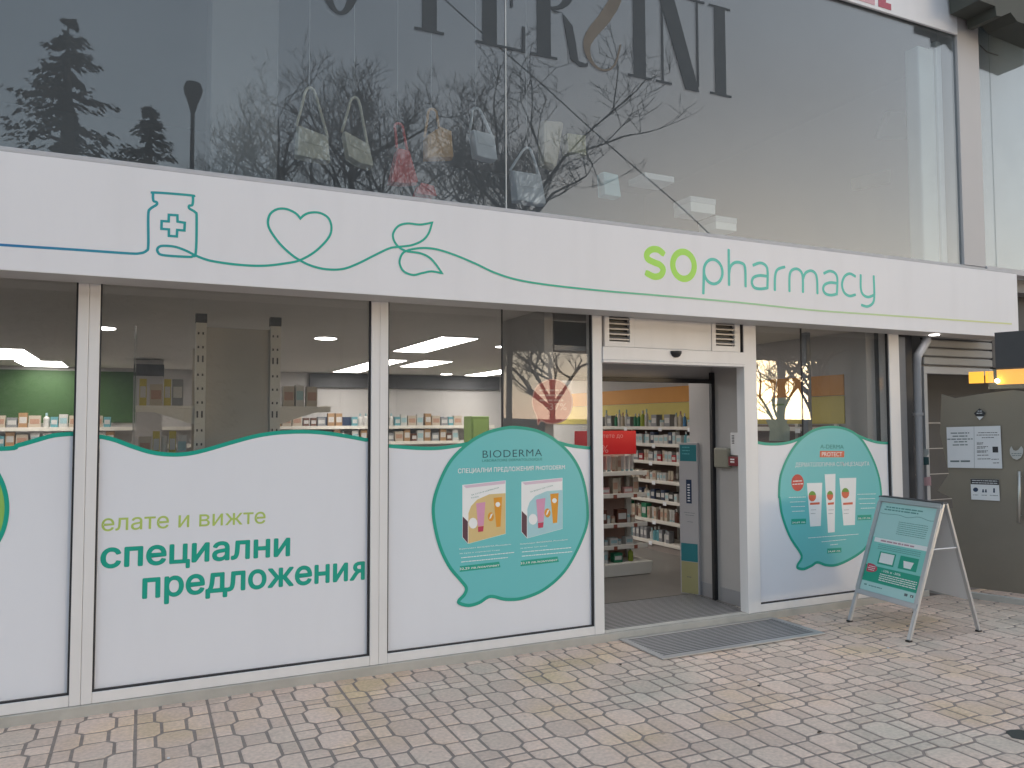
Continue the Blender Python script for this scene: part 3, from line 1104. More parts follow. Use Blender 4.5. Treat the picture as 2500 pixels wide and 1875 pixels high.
def gift_box(x0, x1, yl, yr, y0l, y0r, ybl, ybr, body, boxname, lines):
    """printed picture of a carton: lid, front, side, two tubes"""
    flat('box_picture', [B8(x0, ybl - 70), B8(x0 + 62, ybl), B8(x1, ybr), B8(x1, yr), B8(x0, yl)], M_PRW, bb, 0.0004)
    w_ = x1 - x0
    flat('box_front', [B8(x0 + 66, ybl - 4), B8(x1 - 2, ybr - 3), B8(x1 - 2, yr + 0.24 * (ybr - yr)), B8(x0 + 0.62 * w_, yr + 0.26 * (ybr - yr)), B8(x0 + 0.34 * w_, yl + 0.25 * (ybl - yl)), B8(x0 + 0.20 * w_, yl + 0.36 * (ybl - yl)), B8(x0 + 66, yl + 0.48 * (ybl - yl))], body, bb, 0.0009)
    flat('lid_shade', [B8(x0 + 10, yl + 8), B8(x1 - 6, yr + 4), B8(x1 - 6, yr + 36), B8(x0 + 40, yl + 34)], mat('pale_pink_print', hx('d8c3d4'), 0.4), bb, 0.0009)
    flat('side_picture', [B8(x0 + 4, ybl - 300), B8(x0 + 60, ybl - 245), B8(x0 + 60, ybl - 8), B8(x0 + 4, ybl - 72)], mat('plum_print', hx('5b3a49'), 0.4), bb, 0.0009)
    text('box_caption', lines[0], B8(x0 + 98, yl + 118), B8(x0 + 98 + 0.64 * w_ * lines[2], yl + 118 - 84 * lines[2]), 0.0085, M_TEALD, bb, lift=0.0012)
    if lines[1]:
        text('box_caption', lines[1], B8(x0 + 98, yl + 148), B8(x0 + 180, yl + 134), 0.0085, M_TEALD, bb, lift=0.0012)
    p = x0 + (0.33 if body is M_SAND else 0.37) * w_
    h0 = yl + 0.30 * (ybl - yl)
    flat('disc_picture', [B8(p - 40 + 48 * math.cos(t * 0.524), h0 + 225 + 60 * math.sin(t * 0.524)) for t in range(12)][::-1], M_PRW, bb, 0.0013)
    flat('pink_tube_picture', [B8(p + 14, h0 + 260), B8(p + 76, h0 + 252), B8(p + 95, h0 - 8), B8(p - 6, h0 + 8)], M_PINK, bb, 0.0017)
    flat('tube_cap_picture', [B8(p + 16, h0 + 322), B8(p + 70, h0 + 314), B8(p + 76, h0 + 256), B8(p + 14, h0 + 264)], M_MAG, bb, 0.0021)
    q = x0 + (0.72 if body is M_SAND else 0.70) * w_
    flat('orange_tube_picture', [B8(q + 30, h0 + 268), B8(q + 76, h0 + 262), B8(q + 92, h0 - 62), B8(q, h0 - 52)], M_ORG, bb, 0.0017)
    flat('orange_disc_picture', [B8(q - 30 + 34 * math.cos(t * 0.524), h0 + 155 + 50 * math.sin(t * 0.524)) for t in range(12)][::-1], M_ORG, bb, 0.0013)
    flat('white_mark_picture', [B8(q + 46 + 26 * math.cos(t * 0.628), h0 + 20 + 28 * math.sin(t * 0.628)) for t in range(10)][::-1], M_PRW, bb, 0.0021)
    flat('white_mark_picture', [B8(q - 48, h0 + 180), B8(q - 30, h0 + 170), B8(q - 8, h0 + 118), B8(q - 30, h0 + 126)], M_PRW, bb, 0.0017)


gift_box(398, 872, 690, 640, 0, 0, 1335, 1225, M_SAND, 'a', ('ЗА СУХА И НОРМАЛНА', 'КОЖА', 1.0))
gift_box(1044, 1494, 655, 612, 0, 0, 1275, 1170, M_PALEB, 'b', ('ЗА ВСЕКИ ТИП КОЖА', None, 0.86))
text('offer_text', 'Комплект BIODERMA Photoderm', B8(365, 1400), B8(930, 1345), 0.0105, M_PRW, bb, bold=0.004)
text('offer_text', 'за суха и нормална кожа', B8(365, 1448), B8(805, 1408), 0.0095, M_PRW, bb)
text('offer_text', 'Комплект BIODERMA Photoderm', B8(1030, 1345), B8(1550, 1294), 0.0105, M_PRW, bb, bold=0.004)
text('offer_text', 'за всеки тип кожа', B8(1030, 1390), B8(1325, 1362), 0.0095, M_PRW, bb)
dashes('small_print', [(B8(385, 1492), B8(965, 1432)), (B8(385, 1538), B8(895, 1488)), (B8(1050, 1428), B8(1588, 1380)), (B8(1050, 1474), B8(1600, 1424))], 0.0055, M_PRW, bb)
flat('price_tag', [B8(370, 1642), B8(815, 1590), B8(800, 1530), B8(370, 1580)], M_TEAL, bb, 0.0004)
flat('price_tag', [B8(1035, 1580), B8(1455, 1532), B8(1440, 1474), B8(1040, 1520)], M_TEAL, bb, 0.0004)
text('price', '32,29 лв./комплект', B8(368, 1622), B8(803, 1578), 0.0165, M_PRW, bb, lift=0.0012, bold=0.008)
text('price', '33,19 лв./комплект', B8(1035, 1560), B8(1440, 1518), 0.0165, M_PRW, bb, lift=0.0012, bold=0.008)

c6 = crop(1900, 1150, 0.27125)
out2 = [c3(*p) for p in ((730, 924), (850, 945), (950, 1012), (1035, 1150), (1090, 1300), (1110, 1440))] + \
       [c6(*p) for p in ((915, 330), (880, 500), (830, 620), (760, 716), (640, 796), (520, 846), (430, 846), (352, 822), (300, 852), (230, 882), (176, 872), (176, 842), (210, 785), (196, 730), (106, 590), (36, 400), (14, 250))] + \
       [c3(*p) for p in ((322, 1450), (335, 1300), (395, 1150), (485, 1024), (600, 946))]
b2 = bubble('aqua speech bubble sticker with three white tubes behind the pavement board', out2, M_AQUA, M_TEAL, fy(2000, 1380, YB_))
C3 = lambda a, b: fy(*c3(a, b), YT)
C6 = lambda a, b: fy(*c6(a, b), YT)
text('headline', 'A-DERMA', C3(640, 1090), C3(820, 1092), (C3(700, 1058) - C3(700, 1090)).length, M_TEALD, b2, bold=-0.008)
flat('headline_tag', [C3(636, 1158), C3(824, 1158), C3(826, 1110), C3(638, 1108)], mat('coral_print', hx('d96a4c'), 0.4), b2, 0.0004)
text('headline', 'PROTECT', C3(652, 1150), C3(808, 1150), (C3(700, 1116) - C3(700, 1150)).length, M_PRW, b2, lift=0.0012)
text('caption', 'ДЕРМАТОЛОГИЧНА СЛЪНЦЕЗАЩИТА', C3(448, 1232), C3(1018, 1222), (C3(700, 1194) - C3(700, 1226)).length, M_PRW, b2, bold=0.002)
flat('red_disc', [C6(174 + 56 * math.cos(t * 0.314), 105 + 76 * math.sin(t * 0.314)) for t in range(20)][::-1], M_REDP, b2, 0.0004)
dashes('disc_print', [(C6(134, 96), C6(214, 92)), (C6(128, 124), C6(222, 118))], 0.008, M_PRW, b2, lift=0.0012)
for (xl, xr, yt, bl, br, yb_, dx, dy) in ((258, 396, 105, 288, 382, 500, 306, 228), (418, 515, 25, 448, 508, 555, 466, 222), (550, 702, 60, 588, 690, 490, 604, 200)):
    flat('tube_picture', [C6(bl, yb_), C6(br, yb_ - 6), C6(xr, yt), C6(xl, yt + 4)], M_PRW, b2, 0.0004)
    rx, ry = (34, 46) if xr - xl > 110 else (28, 42)
    flat('tube_badge', [C6(dx + rx * math.cos(t * 0.4488), dy + ry * math.sin(t * 0.4488)) for t in range(14)][::-1], mat('coral_print', 0), b2, 0.0009)
    flat('tube_badge_top', [C6(dx + rx * math.cos(-0.2 - t * 0.39), dy - 2 + ry * math.sin(-0.2 - t * 0.39)) for t in range(8)], mat('leaf_green_print', hx('6f9a3c'), 0.4), b2, 0.0013)
    flat('tube_stripe', [C6(dx - 20, 305), C6(dx + 66 if xr - xl > 110 else dx + 34, 300), C6(dx + 66 if xr - xl > 110 else dx + 34, 280), C6(dx - 20, 286)], mat('coral_print', 0), b2, 0.0009)
    dashes('tube_print', [(C6(dx - 14, 352), C6(dx + 34, 350)), (C6(dx - 14, 384), C6(dx + 30, 382))], 0.003, M_PRGREY, b2, lift=0.0009)
for x0, x1, y, bx, pr in ((95, 248, 240, (118, 250, 478, 430), '24,69 лв.'), (712, 880, 212, (712, 838, 440, 395), '35,19 лв.')):
    dashes('small_print', [(C6(x0 + 10 * k, y + 42 * k), C6(x1 - 4 * k, y - 4 + 42 * k)) for k in range(4)], 0.0055, M_PRW, b2, seed=int(x0))
    flat('price_tag', [C6(bx[0], bx[2] + 4), C6(bx[1], bx[2] - 2), C6(bx[1], bx[3] - 2), C6(bx[0], bx[3] + 2)], M_TEAL, b2, 0.0004)
    text('price', pr, C6(bx[0] + 6, bx[2] - 6), C6(bx[1] - 4, bx[2] - 12), 0.0155, M_PRW, b2, lift=0.0012, bold=0.008)
dashes('small_print', [(C6(270, 605), C6(722, 570)), (C6(390, 640), C6(610, 618)), (C6(468, 668), C6(536, 660))], 0.0055, M_PRW, b2, seed=9)
flat('price_tag', [C6(440, 742), C6(568, 732), C6(568, 690), C6(440, 698)], M_TEAL, b2, 0.0004)
text('price', '24,69 лв.', C6(446, 732), C6(562, 724), 0.0155, M_PRW, b2, lift=0.0012, bold=0.008)

cx0, cy0 = -131, 1240
out3 = [(cx0 + 148 * math.cos(t * 0.2244), cy0 + 156 * math.sin(t * 0.2244)) for t in range(28)]
b3 = bubble('green round sticker with teal edge cut off by the left window edge', out3, M_LGREEN, M_TEAL, fy(-100, 1390, YB_))

# ================================================================== ENTRANCE GRILLE AND MAT
gx0, gx1, gy0, gy1 = 3.43, 5.03, -0.60, -0.02
gr = thing('entrance_grille', 'grey metal foot grille set in the pavement before the entrance', 'grille', ((gx0 + gx1) / 2, (gy0 + gy1) / 2, 0.002))
M_GALV = mat('galvanised_steel', (0.46, 0.455, 0.46), 0.45, 0.55, var=0.15, nscale=12)
mb = MB()
e = 0.035
mb.box(gx0, gx1, gy0, gy0 + 0.06, 0.003, 0.014)
mb.box(gx0, gx1, gy1 - e, gy1, 0.003, 0.014)
mb.box(gx0, gx0 + 0.055, gy0 + 0.0605, gy1 - e - 0.0005, 0.003, 0.014)
mb.box(gx1 - 0.055, gx1, gy0 + 0.0605, gy1 - e - 0.0005, 0.003, 0.014)
mb.build('frame', M_GALV, gr, bevel=0.002)
MB().box(gx0 + 0.05, gx1 - 0.05, gy0 + 0.05, gy1 - 0.02, 0.0022, 0.005).build('pit', M_BLACK, gr)
nb = 14
M_STRIP = mat('dark_rubber_strip', (0.12, 0.12, 0.128), 0.7, var=0.2, nscale=30)
ys0, ys1 = gy0 + 0.062, gy1 - e - 0.002
pt = (ys1 - ys0) / nb
for i in range(nb):
    ya = ys0 + pt * i
    MB().box(gx0 + 0.057, gx1 - 0.057, ya + 0.001, ya + pt * 0.36, 0.0052, 0.0095).build('bar', M_GALV, gr)
    MB().box(gx0 + 0.057, gx1 - 0.057, ya + pt * 0.37, ya + pt * 0.995, 0.0052, 0.0090).build('strip', M_STRIP, gr)
thr = bpart('threshold', [(XC1 + 0.001, XD0 - 0.001, 0.0, 0.075, 0.0625, 0.070)], M_CONC, 0.003)
mx0, mx1, my0, my1 = 3.0, 4.83, 0.08, 0.86
mt = thing('entrance_mat', 'dark ribbed entrance mat on the floor inside the doorway', 'mat', ((mx0 + mx1) / 2, 0.45, FL))
MB().box(mx0, mx1, my0, my1, FL + 0.001, FL + 0.004).build('base', M_BLACK, mt)
rb = MB()
n = 20
for i in range(n):
    ya = my0 + 0.008 + (my1 - my0 - 0.016) * i / n
    rb.box(mx0 + 0.01, mx1 - 0.01, ya, ya + 0.016, FL + 0.0042, FL + 0.0050)
ro = rb.build('ribs', mat('mat_rib_aluminium', (0.40, 0.39, 0.39), 0.5, 0.2, var=0.1), mt)
ro['kind'] = 'stuff'

# ================================================================== PAVEMENT BOARD
ab = thing('pavement_board', 'silver A-frame pavement board with aqua poster standing right of the entrance', 'board', (5.8, -0.75, 0))
P_FL, P_FR, P_RR = gz(2074, 1518), gz(2219, 1567), gz(2389, 1542)
P_RL = P_FL + (P_RR - P_FR)
T_R = Vector((5.855, -1.062, 1.055))
T_L = T_R + (P_FL - P_FR)


def bar(name, a, b, wx, wy, m, parent, bevel=0.003, nrm=None):
    """square bar from a to b; wx = width along the board, wy = depth"""
    a, b = Vector(a), Vector(b)
    d = b - a
    ux = (T_R - T_L).normalized()
    uy = d.cross(ux).normalized()
    return MB().obox(a - ux * wx / 2 - uy * wy / 2, ux * wx, uy * wy, d).build(name, m, parent, bevel=bevel)


M_ALU = mat('silver_aluminium', (0.52, 0.53, 0.55), 0.35, 0.5, var=0.06, nscale=4)
ue = (T_R - T_L).normalized()
for nm, a, b in (('leg', P_FL, T_L), ('leg', P_FR, T_R)):
    bar(nm, a + Vector((0, 0, 0.012)), b, 0.032, 0.022, M_ALU, ab)
off = Vector((0.035, 0, 0))
for nm, a, b in (('leg', P_RL, T_L + off), ('leg', P_RR, T_R + off)):
    bar(nm, a + Vector((0, 0, 0.012)), b, 0.032, 0.022, M_ALU, ab)
for p in (P_FL, P_FR, P_RL, P_RR):
    MB().box(p.x - 0.02, p.x + 0.02, p.y - 0.018, p.y + 0.018, 0.0, 0.014).build('foot', M_BLACK, ab, bevel=0.003)
dn_f = ((P_FL + P_FR) / 2 - (T_L + T_R) / 2)
nf = ue.cross(dn_f.normalized())
if nf.x > 0:
    nf = -nf
ftop, fbot = 0.005, 0.775
L0, R0_ = T_L, T_R
DL, DR = (P_FL - T_L), (P_FR - T_R)


def BP(u, v, lift=0.012):                    # u: 0 left .. 1 right across the board, v: 0 top .. 1 bottom of the poster frame
    v2 = ftop + (fbot - ftop) * v
    return (T_L + DL * v2) * (1 - u) + (T_R + DR * v2) * u + nf * lift


mb = MB()
mb.prism([BP(0.0, 0.0, 0.006), BP(1, 0, 0.006), BP(1, 1, 0.006), BP(0, 1, 0.006)], -nf * 0.008)
mb.build('backing', M_ALU, ab)
for u0, u1, v0, v1 in ((-0.01, 1.01, 0.0, 0.045), (-0.01, 1.01, 0.955, 1.0), (-0.02, 0.035, 0.046, 0.954), (0.965, 1.02, 0.046, 0.954)):
    mb = MB()
    mb.prism([BP(u0, v0, 0.022), BP(u1, v0, 0.022), BP(u1, v1, 0.022), BP(u0, v1, 0.022)], -nf * 0.0155)
    mb.build('poster_frame', M_ALU, ab, bevel=0.002)
rear = MB()
d2 = (P_RL - T_L)
rear.prism([T_L + off + d2 * .01, T_R + off + (P_RR - T_R) * .01, T_R + off + (P_RR - T_R) * .76, T_L + off + d2 * .76], Vector((0.006, 0, 0.002)))
rear.build('rear_panel', M_PAPER, ab)
MB().obox(T_L + Vector((-0.02, 0.02, -0.006)), (T_R - T_L) * 1.05, (0.075, 0, 0), (0, 0, 0.016)).build('hinge_bar', M_DARK, ab, bevel=0.004)
MB().tube([T_R + DR * 0.34 + Vector((0.01, 0.0, 0)), T_R + (P_RR - T_R) * 0.34 + Vector((0.01, 0, 0))], 0.008, 8).build('stay', M_ALU, ab)


def PU(a0, a1, v0, v1):
    return 0.04 + 0.92 * a0, 0.04 + 0.92 * a1, 0.05 + 0.90 * v0, 0.05 + 0.90 * v1


def pflat(name, a0, a1, v0, v1, m, lift):
    u0, u1, w0, w1_ = PU(a0, a1, v0, v1)
    return flat(name, [BP(u0, w1_, 0.008), BP(u1, w1_, 0.008), BP(u1, w0, 0.008), BP(u0, w0, 0.008)], m, ab, lift, nf, 0.0003)


M_PBG = mat('poster_pale_aqua', ink('a9cfcd', 1.12), 0.35, var=0.03)
M_PMID = mat('poster_aqua', ink('7fc4bd', 1.12), 0.35, var=0.03)
M_PGRN = mat('poster_teal', ink('23987f', 1.12), 0.35, var=0.03)
pflat('poster', 0, 1, 0, 1, M_PBG, 0.0004)
pflat('poster_band', 0, 1, 0.40, 0.90, M_PMID, 0.0008)
pflat('poster_band', 0, 1, 0.72, 0.895, M_PGRN, 0.0012)
pflat('poster_strip', 0.04, 0.99, 0.405, 0.455, mat('poster_white', ink('d5e4e2'), 0.35), 0.0012)
pflat('card_picture', 0.20, 0.50, 0.55, 0.69, M_PGRN, 0.0012)
pflat('card_face', 0.225, 0.475, 0.562, 0.672, mat('poster_white', 0), 0.0016)
pflat('basket_card', 0.58, 0.90, 0.55, 0.69, M_PGRN, 0.0012)
u = lambda a, v: BP(0.04 + 0.92 * a, 0.05 + 0.90 * v, 0.008)
flat('basket_picture', [u(0.68, 0.672), u(0.80, 0.672), u(0.83, 0.60), u(0.65, 0.60)], mat('poster_white', 0), ab, 0.0016, nf)
flat('red_spot', [u(0.09 + 0.14 * math.cos(t * 0.39), 0.75 + 0.048 * math.sin(t * 0.39)) for t in range(16) if 0.09 + 0.14 * math.cos(t * 0.39) > 0.0], mat('poster_red', hx('c2485c'), 0.35), ab, 0.0016, nf)


def prow(a0, a1, v):
    return (u(a0, v), u(a1, v))


dashes('headline_print', [prow(0.10, 0.78, 0.055), prow(0.08, 0.70, 0.085)], 0.011, mat('poster_ink', hx('5f9691'), 0.4), ab, nf, 0.0009, 4)
dashes('small_print', [prow(0.40, 0.92, 0.20 + 0.022 * k) for k in range(7)], 0.005, mat('poster_ink', 0), ab, nf, 0.0009, 5)
dashes('strip_print', [prow(0.16, 0.78, 0.44)], 0.012, mat('poster_pink_ink', hx('b98a98'), 0.4), ab, nf, 0.0016, 6)
dashes('small_print', [prow(0.14, 0.90, 0.485 + 0.02 * k) for k in range(3)], 0.005, mat('poster_ink', 0), ab, nf, 0.0013, 7)
text('discount', '-10% и -30%', u(0.32, 0.765), u(0.66, 0.765), 0.020, mat('poster_white', 0), ab, nf, 0.0016, bold=0.01)
dashes('small_print', [prow(0.30, 0.96, 0.795 + 0.022 * k) for k in range(4)], 0.007, mat('poster_white', 0), ab, nf, 0.0016, 8)
dashes('spot_print', [prow(0.07, 0.19, 0.735), prow(0.05, 0.19, 0.755), prow(0.07, 0.18, 0.775)], 0.006, mat('poster_white', 0), ab, nf, 0.0020, 8)
sw = [(0.02 + 0.96 * i / 20, 0.125 + 0.012 * math.sin(i * 0.75) * (1 if i > 8 else 0.3)) for i in range(21)]
MB().ribbon([u(a, v) for a, v in sw], 0.004, 0.0009, 0.0, nrm=nf).build('wave_print', mat('poster_ink', 0), ab)
dashes('logo_print', [prow(0.06, 0.14, 0.945)], 0.012, mat('poster_ink', 0), ab, nf, 0.0009, 8)
dashes('logo_print', [prow(0.15, 0.40, 0.945)], 0.008, mat('poster_ink', 0), ab, nf, 0.0009, 3)
for a in (0.80, 0.90):
    pflat('social_mark', a, a + 0.055, 0.925, 0.952, M_PRGREY, 0.0012)
text('social_letter', 'f', u(0.917, 0.951), u(0.935, 0.951), 0.014, mat('poster_white', 0), ab, nf, 0.0018, bold=0.02)

# ================================================================== UPPER STOREY
YU = -0.22
ZU0, ZU1 = 3.285, 5.635
XU1 = fy(2342, 400, YU).x
up = bpart('upper_rail', [(-4.0, XU1 + 0.35, YU - 0.012, -0.10, 3.2565, ZU0)], M_LEDGE, 0.004)
xj = fy(1236, 300, YU).x
for a, b in ((-4.0, xj - 0.002), (xj + 0.002, XU1)):
    MB().box(a, b, YU + 0.006, YU + 0.016, ZU0 - 0.005, ZU1 + 0.4).build('upper_window', M_GLASSU, bld)
MB().box(xj - 0.0035, xj + 0.0035, YU + 0.003, YU + 0.008, ZU0, ZU1).build('silicone_joint', mat('pale_silicone', (0.6, 0.62, 0.62), 0.5), bld)
XK0, XK1 = XU1, fy(2391, 300, YU).x
bpart('corner_column', [(XK0, XK1, YU - 0.02, -0.02, ZU0, 7.2)], mat('lilac_grey_metal', (0.50, 0.48, 0.49), 0.45, var=0.05, nscale=2), 0.004)
MB().box(XK0 - 0.40, XK0 - 0.16, -0.10, 0.06, ZU0, ZU1 - 0.12).build('inner_post', mat('pale_blue_grey_metal', (0.62, 0.68, 0.70), 0.4), bld, bevel=0.02)
MB().box(XK0 - 0.13, XK0 - 0.05, -0.10, -0.02, ZU0, ZU1 - 0.02).build('inner_post', M_PRW, bld, bevel=0.01)
# upper fascia
uf = thing('upper_sign', 'white panel with red letters above the upper windows', 'sign', (3.0, YU, ZU1))
MB().box(-4.0, XK0 - 0.002, YU - 0.03, YU - 0.004, ZU1, 6.9).build('panel', M_SIGN, uf, bevel=0.003)
k8 = crop(2100, 0, 0.19286)
U8 = lambda a, b: fy(*k8(a, b), YU - 0.03)
q = U8(390, 132)
zb = q.z
xz0, xz1 = U8(230, 90).x, q.x
ht = 0.62
wz = xz1 - xz0
Zp = [(xz0, zb), (xz1, zb), (xz1, zb + 0.06), (xz0 + 0.10, zb + 0.06), (xz1, zb + ht - 0.06), (xz1, zb + ht), (xz0, zb + ht), (xz0, zb + ht - 0.06), (xz1 - 0.10, zb + ht - 0.06), (xz0, zb + 0.06)]
M_REDL = mat('faded_red_letter', hx('b0455e'), 0.5)
MB().prism([(x, YU - 0.034, z) for x, z in Zp], (0, 0.0035, 0)).build('letter', M_REDL, uf)
xe1 = xz0 - 0.05
xe0 = xe1 - 0.30
MB().prism([(x, YU - 0.034, z) for x, z in ((xe0, zb), (xe1, zb), (xe1, zb + 0.06), (xe0 + 0.07, zb + 0.06), (xe0 + 0.07, zb + ht), (xe0, zb + ht))], (0, 0.0035, 0)).build('letter', mat('faded_pink_letter', hx('d3a2ac'), 0.5), uf)

# serif lettering on the upper glass
YL = YU + 0.0045
ZL, HC = 4.482, 0.778
ul = thing('upper_window_lettering', 'large dark serif letters on the upper storey glass', 'lettering', (3.0, YU, ZL))
M_LET = mat('charcoal_film', (0.075, 0.085, 0.096), 0.75, var=0.1, spec=0.2)
ZX = lambda cf, a, b=150: fy(*cf(a, b), YL).x
S_T = 0.020


def letter(polys, m=None):
    mb = MB()
    for i, p in enumerate(polys):
        mb.prism([(x, YL - 0.0004 * i, z) for x, z in p], (0, 0.0003, 0))
    return mb.build('letter', m or M_LET, ul)


def rct(x0, x1, z0, z1):
    return [(x0, ZL + z0), (x1, ZL + z0), (x1, ZL + z1), (x0, ZL + z1)]


def I_poly(x0, x1, sr=0.055):
    return [rct(x0, x1, S_T, HC - S_T), rct(x0 - sr, x1 + sr, 0, S_T), rct(x0 - sr, x1 + sr, HC - S_T, HC)]


def ring(cx, cz, rx, rz, tx, tz, a0, a1, n=24):
    o_ = [(cx + rx * math.cos(a0 + (a1 - a0) * i / n), cz + rz * math.sin(a0 + (a1 - a0) * i / n)) for i in range(n + 1)]
    i_ = [(cx + (rx - tx) * math.cos(a0 + (a1 - a0) * i / n), cz + (rz - tz) * math.sin(a0 + (a1 - a0) * i / n)) for i in range(n + 1)]
    return o_ + i_[::-1]


# O
xo0, xo1 = fy(778, 20, YL).x, fy(878, 25, YL).x
co, ro_ = (xo0 + xo1) / 2, (xo1 - xo0) / 2 * 1.18
letter([ring(co, ZL + HC / 2, ro_, HC / 2 + 0.012, 0.085, 0.022, 0.0, math.pi, 28), ring(co, ZL + HC / 2, ro_, HC / 2 + 0.012, 0.085, 0.022, math.pi, 2 * math.pi, 28)])
# P
x0, x1 = ZX(z2, 510), ZX(z2, 590)
letter(I_poly(x0, x1) + [ring(x1, ZL + HC * 0.73, 0.23, HC * 0.27, 0.075, 0.02, -math.pi / 2, math.pi / 2)])
# E
x0, x1 = ZX(z2, 836), ZX(z2, 914)
letter(I_poly(x0, x1) + [rct(x1, x1 + 0.20, HC - S_T - .004, HC - .004), rct(x1, x1 + 0.23, 0.002, S_T), rct(x1, x1 + 0.13, HC * .5, HC * .5 + S_T), rct(x1 + 0.18, x1 + 0.20, HC - 0.17, HC), rct(x1 + 0.205, x1 + 0.23, 0.0, 0.2), rct(x1 + 0.11, x1 + 0.13, HC * .42, HC * .6)])
# R
x0, x1 = ZX(z2, 1130), ZX(z2, 1205)
leg = [(x1, HC * 0.5), (x1 + 0.10, HC * 0.49), (x1 + 0.19, HC * 0.38), (x1 + 0.22, HC * 0.2), (x1 + 0.24, 0.03), (x1 + 0.30, 0.02), (x1 + 0.33, 0.04), (x1 + 0.32, 0.0), (x1 + 0.25, -0.012), (x1 + 0.17, 0.03), (x1 + 0.13, 0.22), (x1 + 0.10, 0.38), (x1 + 0.03, HC * .5 - S_T)]
letter(I_poly(x0, x1) + [ring(x1, ZL + HC * 0.75, 0.21, HC * 0.25, 0.08, 0.02, -math.pi / 2, math.pi / 2), [(x, ZL + z) for x, z in leg][::-1]])
# mirrored S, thin gold lower end
sp = [(1585, -420), (1440, -420), (1390, -330), (1440, -230), (1540, -110), (1560, -20), (1500, 90), (1420, 190), (1400, 260), (1430, 340), (1490, 380), (1550, 350), (1582, 240)]
sw_ = [0.018, 0.022, 0.03, 0.06, 0.095, 0.10, 0.10, 0.085, 0.06, 0.03, 0.018, 0.016, 0.014]
cen = [fy(*z2(*p), YL) for p in sp]
cen = [Vector((p.x, YL, min(max(p.z, ZL + 0.0), ZL + HC))) for p in cen]


def vary(cen, wid, k=6):
    C2 = spline([(p.x, p.z) for p in cen], k)
    W2 = spline([(i, w) for i, w in enumerate(wid)], k)
    Lp, Rp = [], []
    for i, (x, z) in enumerate(C2):
        a, b = C2[max(i - 1, 0)], C2[min(i + 1, len(C2) - 1)]
        d = Vector((b[0] - a[0], b[1] - a[1])).normalized()
        w = W2[i][1] / 2
        Lp.append((x - d.y * w, z + d.x * w))
        Rp.append((x + d.y * w, z - d.x * w))
    return Lp, Rp


Lp, Rp = vary(cen, sw_)
mb = MB()
for i in range(len(Lp) - 1):
    nn = len(mb.v)
    mb.v += [(Lp[i][0], YL, Lp[i][1]), (Rp[i][0], YL, Rp[i][1]), (Rp[i + 1][0], YL, Rp[i + 1][1]), (Lp[i + 1][0], YL, Lp[i + 1][1])]
    mb.f.append((nn, nn + 1, nn + 2, nn + 3))
mb.build('letter', mat('bronze_film', (0.12, 0.105, 0.09), 0.6, var=0.4, nscale=3), ul)
# I N I
letter(I_poly(ZX(z2, 1650), ZX(z2, 1716)))
xn0, xn1 = ZX(z2, 1808, 300), ZX(z2, 1998, 300)
letter([rct(xn0 - 0.011, xn0 + 0.011, S_T, HC - S_T), rct(xn0 - 0.07, xn0 + 0.09, 0, S_T), rct(xn1 - 0.011, xn1 + 0.011, 0.03, HC - S_T), rct(xn1 - 0.09, xn1 + 0.08, HC - S_T, HC),
        [(xn0 - 0.05, ZL + HC), (xn1 - 0.13, ZL - 0.01), (xn1 + 0.011, ZL - 0.01), (xn0 + 0.11, ZL + HC)]])
letter(I_poly(ZX(z2, 2090, 300), ZX(z2, 2150, 300)))

# upper room
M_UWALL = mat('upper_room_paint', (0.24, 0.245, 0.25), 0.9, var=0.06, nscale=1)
struct(MB().box(-4.0, 9.5, -0.09, 7.0, 3.10, 3.24).build('upper_floor', mat('upper_room_floor', (0.30, 0.29, 0.28), 0.7)))
struct(MB().box(-4.0, 9.5, -0.19, 7.0, ZU1 + 0.45, ZU1 + 0.6).build('upper_ceiling', M_UWALL))
uw = MB()
uw.box(-4.0, 9.5, 7.0, 7.2, 3.1, 6.2)
uw.box(-4.2, -4.0, -0.2, 7.0, 3.1, 6.2)
uw.box(8.6, 8.8, 0.2, 7.0, 3.245, 6.05)
struct(uw.build('upper_room_wall', M_UWALL))
cxa, cxb = fy(515, 150, 0.9).x, fy(680, 150, 0.9).x
bpart('upper_pillar', [(cxa, cxb, 0.9, 1.4, 3.242, ZU1 + 0.44)], mat('pillar_paint', (0.22, 0.215, 0.22), 0.8), 0.01)
bpart('window_seat', [(-4.0, 7.2, -0.05, 0.75, 3.2405, 3.33)], mat('window_bed', (0.5, 0.49, 0.49), 0.7), 0.01)

# handbags
BAGC = {'cream': hx('c9c2b0'), 'red': hx('d24a48'), 'tan': hx('c8985c'), 'white': hx('d6d8e0'), 'blue': hx('a9ccd4'), 'khaki': hx('b3ae86'), 'beige': hx('c2b7a4')}


